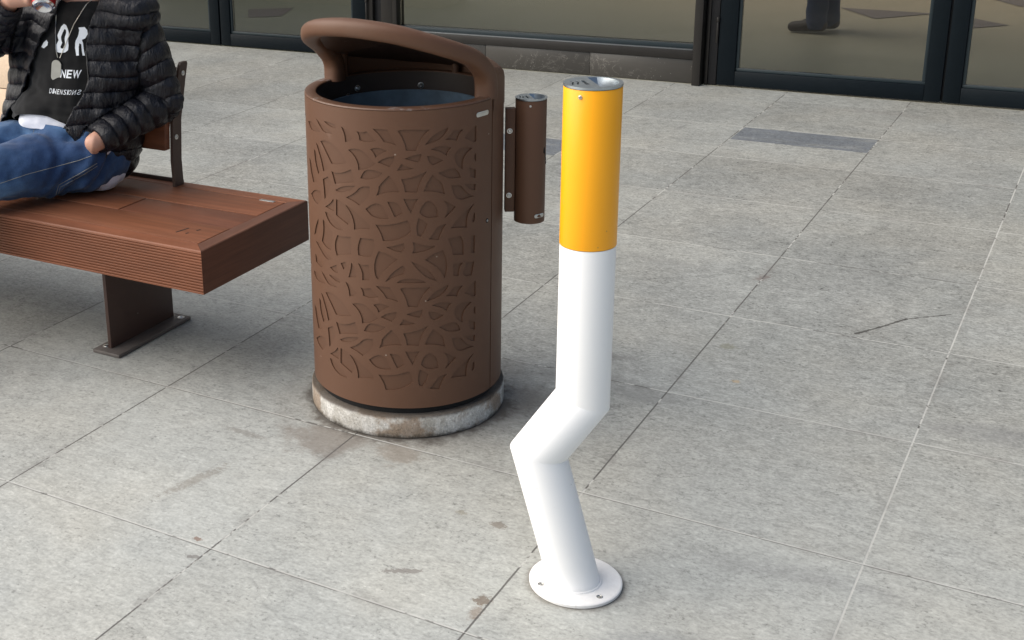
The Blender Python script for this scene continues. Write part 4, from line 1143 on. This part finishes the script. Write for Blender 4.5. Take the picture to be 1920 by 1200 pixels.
bmesh.ops.delete(b2, geom=[v for v in b2.verts if (v.co - h).dot(f_) > .050 and v.co.z < h.z + .082 or (v.co - h).dot(f_) > .0 and v.co.z < h.z + .012], context='VERTS'); b2.to_mesh(me); b2.free()
displace(me, lambda co, no: co + no * np.array([[.004 * nz(c, 60) + .003 * nz(c, 140)] for c in co]))
ppart('hair', me, 'hair')

# jeans
def jeans():
    bm = BM()
    add_ell(bm, J['pel'] + V3((.0, .01, -.005)), (.185, .135, .118)); add_limb(bm, J['pel'] + V3((0, 0, .02)), J['waist'] - V3((0, .012, .005)), .130, .122, (1, 0, 0), 1.34)
    for S in 'LR':
        hp_, kn, an = J['hip' + S], J['knee' + S], J['ank' + S]
        add_limb(bm, hp_ + V3((0, 0, .002)), kn, .097, .076); add_limb(bm, kn, an + V3((0, 0, .03)), .074, .060)
        add_ell(bm, kn, (.078, .078, .078))
    add_ell(bm, V3((.112, 1.49, .505)), (.088, .112, .085)); add_ell(bm, V3((.145, 1.43, .545)), (.072, .060, .062))
    me = remesh(bm, .0065, 5)
    kL, hL = np.array(J['kneeL']), np.array(J['hipL'])
    def fn(co, no):
        d = np.zeros(len(co))
        for S, ph in (('L', 0), ('R', 1.7)):
            t, ds = seg(co, J['hip' + S], J['knee' + S])
            L = (J['knee' + S] - J['hip' + S]).length
            w_ = np.exp(-((t - .04) / .085) ** 2)
            d += w_ * .0055 * np.sin(t * 150 + co[:, 2] * 60 + co[:, 0] * 45 + ph) * (ds < .15)
            w2 = np.exp(-((t - L) / .09) ** 2); d += w2 * .004 * np.sin(t * 170 + ph) * (ds < .14)
            t2, ds2 = seg(co, J['knee' + S], J['ank' + S]); w3 = np.clip((t2 - .22) / .2, 0, 1); d += w3 * .006 * np.sin(t2 * 130 + ph) * (ds2 < .12)
        d += np.array([.009 * nz(c, 13) + .004 * nz(c, 36) for c in co])
        out = co + no * d[:, None]
        on = (out[:, 1] > 1.19) & (out[:, 2] < .4225); out[on, 2] = .4225 - (.4225 - out[on, 2]) * .02     # rests on the seat
        return out
    displace(me, fn); return me
jme = jeans()
b2 = bmesh.new(); b2.from_mesh(jme)
bmesh.ops.delete(b2, geom=[v for v in b2.verts if v.co.z > .636 + (1.42 - v.co.y) * .30], context='VERTS'); b2.to_mesh(jme); b2.free()
soften(jme)
jeans_o = ppart('jeans', jme, 'denim')
def bvh_of(me):
    return BVHTree.FromPolygons([v.co[:] for v in me.vertices], [p.vertices[:] for p in me.polygons])
jb = bvh_of(jme)
def cam_drape(bvh, pts, off, toward=None):
    out = []
    for px in pts:
        d = ray(*px); loc, no, i, dist = bvh.ray_cast(CAM, d)
        if loc is None: continue
        if no.dot(d) > 0: no = -no
        out.append(loc + no * off)
    return out
def seam(bvh, pts, name, mat, par, r=.0009, off=.0006, sub=10):
    P = []
    for (x0, y0), (x1, y1) in zip(pts[:-1], pts[1:]):
        for k in range(sub): P.append((x0 + (x1 - x0) * k / sub, y0 + (y1 - y0) * k / sub))
    P.append(pts[-1]); D = cam_drape(bvh, P, off)
    if len(D) < 3: return
    bm = BM(); runs = [[D[0]]]
    for q in D[1:]:
        if (q - runs[-1][-1]).length > .03: runs.append([q])
        else: runs[-1].append(q)
    for R in runs:
        if len(R) > 2: tube_path(bm, R, r, 6)
    return parts(name, bm, mat, par, 60)

# shirts
def torso_shape(bm, k=0.0, top=True):
    add_limb(bm, J['pel'] + V3((0, .0, .05)), J['chest'], .118 + k, .126 + k, (1, 0, 0), 1.28)
    add_limb(bm, J['chest'] - V3((0, 0, .02)), J['neck'] - V3((0, .0, .085)), .124 + k, .10 + k, (1, 0, 0), 1.42)
    if top:
        for S in 'LR': add_limb(bm, J['neck'] - V3((0, 0, .055)), J['sh' + S] - V3((0, 0, .0)), .055 + k, .062 + k)
bm = BM(); torso_shape(bm, .008)
add_limb(bm, J['neck'] - V3((0, 0, .06)), J['neck'] - V3((0, -.005, .005)), .075, .066, n=24)
for S in 'LR': add_limb(bm, J['sh' + S], J['sh' + S].lerp(J['el' + S], .55), .064, .060)
add_ell(bm, V3((-.015, 1.505, .66)), (.136, .120, .080))
tme = remesh(bm, .006, 4)
def fn(co, no):
    d = np.array([.006 * nz((c[0] * 1.0, c[1], c[2] * 2.2), 14) + .003 * nz(c, 36) for c in co])
    low = np.clip((.72 - co[:, 2]) / .10, 0, 1); d += low * .005 * np.sin(co[:, 2] * 230 + co[:, 0] * 18)
    return co + no * d[:, None]
displace(tme, fn)
b2 = bmesh.new(); b2.from_mesh(tme)
bmesh.ops.delete(b2, geom=[v for v in b2.verts if v.co.z < .668 - 2.6 * (v.co.x - .005) ** 2 or (v.co.z > .992)], context='VERTS'); b2.to_mesh(tme); b2.free()
soften(tme)
tee = ppart('t_shirt', tme, 'tee')
tb_ = bvh_of(tme)
bm = BM(); torso_shape(bm, .0, False); add_ell(bm, J['pel'] + V3((0, 0, .03)), (.182, .138, .11)); add_ell(bm, V3((.132, 1.528, .500)), (.072, .085, .084)); add_ell(bm, V3((-.005, 1.505, .640)), (.130, .113, .072)); wme = remesh(bm, .007, 4)
displace(wme, lambda co, no: co + no * np.array([[.007 * nz(c, 16) + .004 * nz(c, 40)] for c in co]))
b2 = bmesh.new(); b2.from_mesh(wme)
bmesh.ops.delete(b2, geom=[v for v in b2.verts if v.co.z > .80 or v.co.z < .425 or (v.co.y < 1.46 and v.co.z < .62)], context='VERTS'); b2.to_mesh(wme); b2.free()
soften(wme)
ppart('undershirt', wme, 'whitetee')

# jacket body and sleeves, quilted by pushing seams in
def jacket():
    bm = BM(); torso_shape(bm, .026)
    add_limb(bm, J['pel'] + V3((.030, .045, .050)), J['chest'], .140, .145, (1, 0, 0), 1.28)
    add_limb(bm, J['pel'] + V3((.075, .075, -.015)), J['pel'] + V3((.05, .05, .12)), .074, .080)
    add_limb(bm, V3((.140, 1.598, .505)), V3((.135, 1.57, .62)), .060, .068)
    add_limb(bm, V3((-.12, 1.50, .60)), J['shR'] - V3((0, 0, .05)), .085, .075)
    add_limb(bm, J['neck'] - V3((0, -.01, .06)), J['neck'] + V3((0, .012, .035)), .088, .078)
    for S, r in (('L', 0), ('R', 0)):
        add_limb(bm, J['sh' + S], J['el' + S], .076, .058); 
        add_limb(bm, J['el' + S], J['wr' + S] + (J['el' + S] - J['wr' + S]).normalized() * .034, .060, .045)
        add_ell(bm, J['el' + S], (.062, .062, .062))
    return remesh(bm, .0046, 3)
kme = jacket()
QP = np.zeros(len(kme.vertices))
segs_ = [('L1', J['shL'] + V3((-.01, 0, .05)), J['elL'], .066), ('L2', J['elL'], J['wrL'], .058), ('R1', J['shR'] + V3((0, 0, .05)), J['elR'], .066), ('R2', J['elR'], J['wrR'], .058)]
def fn(co, no):
    n = len(co); best = np.full(n, 9.0); s = np.zeros(n); which = np.zeros(n, int)
    # torso coordinate: height along the back
    tT, dT = seg(co, J['pel'], J['neck'])
    ex = (co[:, 0] - (J['pel'].x + (J['neck'].x - J['pel'].x) * np.clip(tT / .47, 0, 1))) / 1.35
    a, b = np.array(J['pel']), np.array(J['neck']); q = a + np.clip(tT / .47, 0, 1)[:, None] * (b - a)
    dT2 = np.sqrt(ex ** 2 + (co[:, 1] - q[:, 1]) ** 2) / 0.150
    best = dT2.copy(); s = co[:, 2] + .006 * np.sin(co[:, 0] * 26) + .02 * co[:, 0]; per = np.full(n, .0460)
    for k, (nm, p0, p1, r) in enumerate(segs_):
        t, d = seg(co, p0, p1); d = d / (r * 1.02)
        m_ = d < best; best[m_] = d[m_]; s[m_] = t[m_]; which[m_] = k + 1; per[m_] = .052 if nm[1] == '1' else .043
        s[m_] += .006 * np.sin(co[m_, 1] * 40)
    ph = (s / per) % 1.0
    puff = np.abs(np.sin(PI * ph)) ** .40
    wr = np.array([noise.noise(Vector((c[0] * 26, c[1] * 26, c[2] * 9))) for c in co])
    wr2 = np.array([noise.noise(Vector((c[0] * 60, c[1] * 60, c[2] * 26))) for c in co])
    seamd = 1 - puff
    QP[:] = s / per
    d = (puff - .72) * .0060 + wr * .0065 + wr2 * .0040 * (.5 + seamd) + np.array([.005 * nz(c, 9) for c in co])
    # elbow creases
    for S in 'LR':
        de = np.linalg.norm(co - np.array(J['el' + S]), axis=1); w_ = np.exp(-(de / .075) ** 2); d += w_ * .003 * np.sin(co[:, 2] * 210 + co[:, 0] * 120)
    # armhole seam
    edge = np.abs(best - np.where(which > 0, dT2, 9)) 
    d -= .006 * np.exp(-((edge) / .05) ** 2)
    out = co + no * d[:, None]
    on = (out[:, 1] > 1.19) & (out[:, 1] < 1.70) & (out[:, 2] < .424); out[on, 2] = .424
    # back flattened by the backrest
    zb = out[:, 2]; lim = 1.612 + np.clip((zb - .54) / .24, 0, 1.1) * .062 ; bk_ = (out[:, 1] > lim) & (zb > .53) & (zb < .79); out[bk_, 1] = lim[bk_] + (out[bk_, 1] - lim[bk_]) * .03
    return out
displace(kme, fn)
at_ = kme.attributes.new('quilt', 'FLOAT', 'POINT'); at_.data.foreach_set('value', QP.astype(np.float32))
LE = [(0.600, -.19), (.687, -.105), (.770, -.045), (.856, .000), (.969, .075), (1.04, .09)]
RE = [(.560, .17), (.637, .115), (.680, .135), (.717, .163), (.774, .180), (.860, .177), (.928, .179), (.983, .190), (1.04, .195)]
b2 = bmesh.new(); b2.from_mesh(kme)
def lin(T, z):
    return np.interp(z, [t[0] for t in T], [t[1] for t in T])
yc = lambda z: 1.50 + .03 * (z - .6)
kill = []
armd = lambda c: min(seg(np.array([c]), p0, p1)[1][0] / r for _, p0, p1, r in segs_)
for v in b2.verts:
    c = v.co
    dy = 1.45 - c.y
    if c.y < yc(c.z) + .01 and .50 < c.z < 1.06 and lin(LE, c.z) < c.x < lin(RE, c.z) and armd(c) > 1.22: kill.append(v)
    elif c.z < .505 and c.x < .12: kill.append(v)
    elif c.z < .60 and c.y < 1.46 and c.x < .215 and armd(c) > 1.2: kill.append(v)
    elif c.z > 1.045: kill.append(v)
    elif (c - J['wrL']).length < .036 and (c - J['elL']).normalized().dot((J['wrL'] - J['elL']).normalized()) > .97: kill.append(v)
    elif (c - J['wrR']).length < .044 and (c - J['elR']).normalized().dot((J['wrR'] - J['elR']).normalized()) > .96: kill.append(v)
bmesh.ops.delete(b2, geom=list(set(kill)), context='VERTS')
# drop small islands, then soften the cut edge
def islands(bmx):
    seen = set(); out = []
    for v in bmx.verts:
        if v in seen: continue
        st = [v]; seen.add(v); comp = []
        while st:
            q = st.pop(); comp.append(q)
            for e in q.link_edges:
                o2 = e.other_vert(q)
                if o2 not in seen: seen.add(o2); st.append(o2)
        out.append(comp)
    return out
isl = sorted(islands(b2), key=len, reverse=True)
for comp in isl[1:]: bmesh.ops.delete(b2, geom=comp, context='VERTS')
for it in range(36):
    bv = [v for v in b2.verts if v.is_boundary]; new = {}
    for v in bv:
        nb = [e.other_vert(v).co for e in v.link_edges if e.is_boundary]
        if len(nb) == 2: new[v] = v.co * .5 + (nb[0] + nb[1]) * .25
    for v, c in new.items(): v.co = c
# turned-in lining
be = [e for e in b2.edges if e.is_boundary]
b2.normal_update()
b2.to_mesh(kme); b2.free()
jk = ppart('jacket', kme, ['jacket', 'lining'])
so = jk.modifiers.new('thickness', 'SOLIDIFY'); so.thickness = .007; so.offset = -1; so.material_offset = 1; so.material_offset_rim = 0
kb = bvh_of(kme)
# print, tag and chain on the chest
def drape_mesh(bm, name, mat, par, off=.0012, bvh=tb_):
    bmesh.ops.triangulate(bm, faces=bm.faces[:])
    bmesh.ops.subdivide_edges(bm, edges=[e for e in bm.edges if e.calc_length() > .006], cuts=2)
    bmesh.ops.triangulate(bm, faces=bm.faces[:])
    dead = []
    for v in bm.verts:
        loc, no, i, dist = bvh.ray_cast(V3((v.co.x, 1.1, v.co.z)), V3((0, 1, 0)))
        if loc is None: dead.append(v)
        else: v.co = loc + V3((0, -off, 0))
    bmesh.ops.delete(bm, geom=dead, context='VERTS')
    return obj(name, bm, mat, par, 60)
def at_px(px, py, y=1.435):
    d = ray(px, py); loc, *_ = tb_.ray_cast(CAM, d)
    if loc is not None and loc.y < 1.60: return (loc.x, loc.z)
    t = (y - CAM.y) / d.y; X = CAM + d * t; return (X.x, X.z)
def poly2(bm, L, holes=()):
    co, ed = [], []
    for Q in [L] + list(holes):
        k = len(co); co += [V3(q) for q in Q]; ed += [(k + i, k + (i + 1) % len(Q)) for i in range(len(Q))]
    vs, es, fs, *_ = geometry.delaunay_2d_cdt(co, ed, [], 1, 1e-7)
    def ins(g, Q):
        r_ = False
        for i in range(len(Q)):
            (xa, ya), (xb, yb) = Q[i], Q[i - 1]
            if (ya > g[1]) != (yb > g[1]) and g[0] < (xb - xa) * (g[1] - ya) / (yb - ya) + xa: r_ = not r_
        return r_
    V = [bm.verts.new((v.x, 1.3, v.y)) for v in vs]
    for f in fs:
        g = sum((vs[i] for i in f), V3((0, 0))) / len(f)
        if ins(g, L) and not any(ins(g, Q) for Q in holes): bm.faces.new([V[i] for i in f])
    bmesh.ops.delete(bm, geom=[v for v in bm.verts if not v.link_faces], context='VERTS')
zz = lambda L: [at_px(a / 10, b / 10) for a, b in L]
bm = BM(); poly2(bm, zz([(1205, 445), (1150, 500), (1110, 590), (1083, 660), (1090, 700), (1105, 750), (1080, 800), (1050, 850), (1048, 930), (1090, 980), (1160, 992), (1230, 980), (1280, 940), (1290, 850), (1285, 750), (1295, 640), (1275, 540), (1245, 470)]),
    [zz([(1215, 540), (1185, 600), (1150, 690), (1155, 750), (1170, 800), (1140, 870), (1145, 905), (1200, 912), (1225, 880), (1225, 800), (1218, 720), (1245, 620), (1240, 560)])])
drape_mesh(bm, 'print', 'print', tee)
bm = BM(); poly2(bm, zz([(1478, 515), (1590, 505), (1640, 560), (1650, 640), (1600, 720), (1540, 745), (1560, 800), (1600, 1040), (1555, 1040), (1530, 830), (1495, 810), (1480, 880), (1485, 1040), (1435, 1040), (1412, 900), (1425, 760), (1475, 650), (1490, 570)]))
drape_mesh(bm, 'print', 'print', tee)
bm = BM(); poly2(bm, zz([(880, 745), (905, 790), (895, 850), (830, 905), (780, 880), (820, 800)])); drape_mesh(bm, 'print', 'print', tee)
def text_bm(s, size, bold=.0):
    cu = bpy.data.curves.new('t', 'FONT'); cu.body = s; cu.size = size; cu.offset = bold; cu.resolution_u = 3
    o = bpy.data.objects.new('t', cu); C.objects.link(o); dg = bpy.context.evaluated_depsgraph_get(); me = bpy.data.meshes.new_from_object(o.evaluated_get(dg))
    b = bmesh.new(); b.from_mesh(me); bpy.data.objects.remove(o); bpy.data.curves.remove(cu); bpy.data.meshes.remove(me); return b
def put_text(chars, x0, x1, zb0, zb1, hgt, shear=.0, bold=.002):
    """chars: (letter, flip_x, flip_z); spread from x0 to x1, each fitted to its own cell"""
    bm = BM(); n = len(chars)
    wd = [.35 if c[0] == 'I' else 1.25 if c[0] in 'WM' else 1.0 for c in chars]; T = sum(wd); cx = 0
    for (ch, fx, fz), w_ in zip(chars, wd):
        b = text_bm(ch, 1.0, bold)
        xs_ = [v.co.x for v in b.verts]; ys_ = [v.co.y for v in b.verts]; lx, hx, ly, hy = min(xs_), max(xs_), min(ys_), max(ys_)
        cell0 = x0 + (x1 - x0) * cx / T; cell1 = x0 + (x1 - x0) * (cx + w_ * (.84 if n < 5 else .72)) / T; t = (cx + w_ / 2) / T; zb = zb0 + (zb1 - zb0) * t
        for v in b.verts:
            a = (v.co.x - lx) / (hx - lx); c = (v.co.y - ly) / (hy - ly)
            if fx: a = 1 - a
            if fz: c = 1 - c
            v.co = V3((cell0 + (cell1 - cell0) * a + shear * c * hgt, 1.3, zb + c * hgt))
        merge(bm, b); cx += w_
    return bm
a0, b0 = at_px(113, 146); a1, b1 = at_px(155, 147)
drape_mesh(put_text([('N', 0, 0), ('E', 0, 0), ('W', 0, 0)], a0, a1, b0 + .001, b1 + .001, .0235, .15, .02), 'print', 'print', tee)
a0, b0 = at_px(92.5, 174.5); a1, b1 = at_px(154, 177)
drape_mesh(put_text([('D', 0, 0), ('I', 0, 0), ('M', 0, 1), ('E', 0, 0), ('N', 0, 0), ('S', 0, 0), ('I', 0, 0), ('O', 0, 0), ('N', 1, 0), ('S', 1, 0)], a0, a1, b0, b1, .0140, .22, .0), 'print', 'print', tee)
# chain and dog tag
def chain_pts(px): 
    out = []
    for (x0, y0), (x1, y1) in zip(px[:-1], px[1:]):
        for k in range(6):
            X, Z = at_px(x0 + (x1 - x0) * k / 6, y0 + (y1 - y0) * k / 6)
            loc, *_ = tb_.ray_cast(V3((X, 1.1, Z)), V3((0, 1, 0)))
            out.append((loc or V3((X, 1.45, Z))) + V3((0, -.003, 0)))
    return out
neckl = empty('necklace', (0.09, 1.42, 0.95), 'thin silver chain with a steel identity tag hanging on the black t-shirt', 'necklace')
bm = BM(); tube_path(bm, chain_pts([(115, -14), (107, 20), (105.5, 50), (106, 90), (110, 111)]), .0011, 6); tube_path(bm, chain_pts([(186, -32), (168, 0), (140, 45), (121, 90), (112, 112)]), .0011, 6)
parts('chain', bm, 'tagsteel', neckl)
tx, tz = at_px(108, 132); loc, *_ = tb_.ray_cast(V3((tx, 1.1, tz)), V3((0, 1, 0)))
bm = BM(); 
L = [(.0150 * math.cos(a), (.0175 if math.sin(a) > 0 else -.0175) + .0150 * math.sin(a)) for a in (2 * PI * i / 28 for i in range(28))]
Mt = Matrix.Translation(loc + V3((0, -.006, 0))) @ Matrix.Rotation(math.radians(12), 4, 'Y') @ Matrix.Rotation(math.radians(18), 4, 'Z')
add_rings(bm, [[Mt @ V3((a, q, b * 1.0)) for a, b in L] for q in (-.0008, .0008)])
obj('tag', bm, 'tagsteel', neckl)
# zip edges, pockets
seam(kb, [(158, 52), (159, 75), (163, 110), (166, 150)], 'zip', 'zipper', jk, .0016, .001)
seam(jb, [(106, 385), (105, 365), (110, 347), (150, 325), (182, 306)], 'pocket_stitch', 'stitch', jeans_o, .0008, .0004)
seam(jb, [(109, 385), (109, 366), (113, 351), (150, 331), (183, 311)], 'pocket_stitch', 'stitch', jeans_o, .0007, .0004)
seam(jb, [(0, 344), (50, 327), (110, 311), (150, 300), (172, 292)], 'side_seam', 'stitch', jeans_o, .0008, .0004)
seam(jb, [(62, 250), (66, 238), (72, 228)], 'fly_stitch', 'stitch', jeans_o, .0008, .0004)
# shoes
for S in 'LR':
    fd = (J['knee' + S] - J['hip' + S]); fd.z = 0; fd.normalize(); a = J['ank' + S]
    bm = BM(); add_limb(bm, V3((a.x, a.y, .055)) - fd * .02, V3((a.x, a.y, .048)) + fd * .16, .047, .042); add_limb(bm, a, V3((a.x, a.y, .06)), .046, .05)
    me = remesh(bm, .006, 3)
    displace(me, lambda co, no: np.column_stack([co[:, 0], co[:, 1], np.maximum(co[:, 2], .022)])); sh = ppart('shoe', me, 'shoe')
    bm = BM(); pr_ = [V3((a.x, a.y, 0)) + fd * (.07 + .118 * math.cos(t)) + V3((-fd.y, fd.x, 0)) * (.047 * math.sin(t)) for t in (2 * PI * i / 32 for i in range(32))]
    add_rings(bm, [[p + V3((0, 0, z)) for p in pr_] for z in (.001, .024)]); obj('sole', bm, 'sole', sh)

# the can
can = empty('drink_can', CANB, 'red and silver drink can tilted in the right hand of the seated person', 'can')
uu, vv = frame_from(canax)
def ringc(r, s): return [CANB + canax * s + (uu * math.cos(a) + vv * math.sin(a)) * r for a in (2 * PI * i / 40 for i in range(40))]
bm = BM(); add_rings(bm, [ringc(.0315, .006), ringc(.0330, .012), ringc(.0330, .103), ringc(.0270, .113)], False, False); obj('body', bm, 'canred', can, 40)
bm = BM(); add_rings(bm, [ringc(.0005, .0095), ringc(.012, .0075), ringc(.020, .003), ringc(.0235, .0), ringc(.0265, .0005), ringc(.0275, .002), ringc(.0316, .0062)], True, False); obj('base', bm, 'alu', can, 30)
bm = BM(); add_rings(bm, [ringc(.0270, .113), ringc(.0265, .116), ringc(.0250, .115), ringc(.0245, .112)], False, True); obj('lid', bm, 'alu', can, 30)

# person inside, standing behind the glass
ip = empty('person', (.93, 7.58, 0), 'person in navy trousers and brown shoes standing inside, seen through the glass door', 'person')
def ipart(name, me, mat): return link_mesh(name, me, mat, ip, 60)
bx_, by_ = .945, 7.60
leg = {S: (V3((bx_ + .02 * s, by_ + .085 * s, .92)), V3((bx_ - .005 + .015 * s, by_ + .075 * s, .48)), V3((bx_ + .01 + .025 * s, by_ + .07 * s, .09))) for S, s in (('L', -1), ('R', 1))}
bm = BM()
add_ell(bm, (bx_, by_, .98), (.12, .17, .12)); add_limb(bm, (bx_, by_, 1.0), (bx_, by_, 1.32), .12, .14, (0, 1, 0), 1.25); add_limb(bm, (bx_, by_, 1.42), (bx_ - .02, by_, 1.58), .058, .055)
add_ell(bm, (bx_ - .03, by_, 1.66), (.098, .078, .115)); add_limb(bm, (bx_ - .125, by_, 1.66), (bx_ - .143, by_, 1.635), .009, .013, n=12)
add_ell(bm, (bx_ - .07, by_, 1.60), (.05, .045, .05))
for s in (-1, 1):
    add_ell(bm, (bx_ - .02, by_ + s * .079, 1.655), (.02, .01, .03)); shd = V3((bx_, by_ + s * .19, 1.40)); el = V3((bx_ + .03, by_ + s * .24, 1.13)); wr = V3((bx_ - .06, by_ + s * .22, .90))
    add_limb(bm, shd, el, .055, .045); add_limb(bm, el, wr, .043, .028); add_limb(bm, (bx_, by_, 1.38), shd, .07, .055)
    hd = (wr - el).normalized(); add_limb(bm, wr, wr + hd * .07, .028, .034, (0, 1, 0), .5)
    for k in range(4):
        b = wr + hd * .09 + V3((-.026 + .018 * k, 0, 0)); add_limb(bm, b, b + hd * .04, .009, .0085, n=10); add_limb(bm, b + hd * .04, b + hd * (.066 + .006 * (k in (1, 2))) + V3((-.012, -s * .008, 0)), .0085, .007, n=10)
    add_limb(bm, wr + hd * .03 + V3((-.03, 0, 0)), wr + hd * .085 + V3((-.052, -s * .01, 0)), .011, .009, n=10)
for S in 'LR':
    a, k, n2 = leg[S]; add_limb(bm, a, k, .078, .056); add_limb(bm, k, n2, .052, .036); add_limb(bm, n2 - V3((0, 0, .04)), n2 + V3((-.15, 0, -.055)), .036, .026)
ipart('body', remesh(bm, .0085, 2), 'skin')
bm = BM(); add_ell(bm, (bx_, by_, .97), (.145, .19, .13))
for S in 'LR':
    a, k, n2 = leg[S]; add_limb(bm, a, k, .098, .072); add_limb(bm, k, n2 + V3((.0, 0, -.015)), .070, .068)
me = remesh(bm, .012, 4); displace(me, lambda co, no: co + no * np.array([[.010 * nz((c[0], c[1], c[2] * 1.6), 9)] for c in co]))
displace(me, lambda co, no: np.column_stack([co[:, 0], co[:, 1], np.maximum(co[:, 2], .03)])); ipart('trousers', me, 'trouser')
bm = BM(); add_limb(bm, (bx_, by_, 1.0), (bx_, by_, 1.36), .15, .165, (0, 1, 0), 1.25)
for s in (-1, 1): add_limb(bm, (bx_, by_ + s * .17, 1.39), (bx_ + .03, by_ + s * .24, 1.13), .078, .064); add_limb(bm, (bx_ + .03, by_ + s * .24, 1.13), (bx_ - .05, by_ + s * .222, .925), .062, .045)
me = remesh(bm, .012, 4); displace(me, lambda co, no: co + no * np.array([[.008 * nz(c, 11)] for c in co])); ipart('sweater', me, 'sweater')
bm = BM(); add_ell(bm, (bx_ - .01, by_, 1.70), (.105, .086, .092)); add_ell(bm, (bx_ + .03, by_, 1.65), (.075, .078, .08)); ipart('hair', remesh(bm, .012, 2), 'hair')
for S in 'LR':
    a = leg[S][2]; bm = BM(); add_limb(bm, V3((a.x + .03, a.y, .055)), V3((a.x - .14, a.y - .01, .038)), .044, .034); add_limb(bm, a, V3((a.x, a.y, .06)), .048, .05)
    me = remesh(bm, .008, 3); displace(me, lambda co, no: np.column_stack([co[:, 0], co[:, 1], np.maximum(co[:, 2], .004)])); ipart('shoe', me, 'brownshoe')
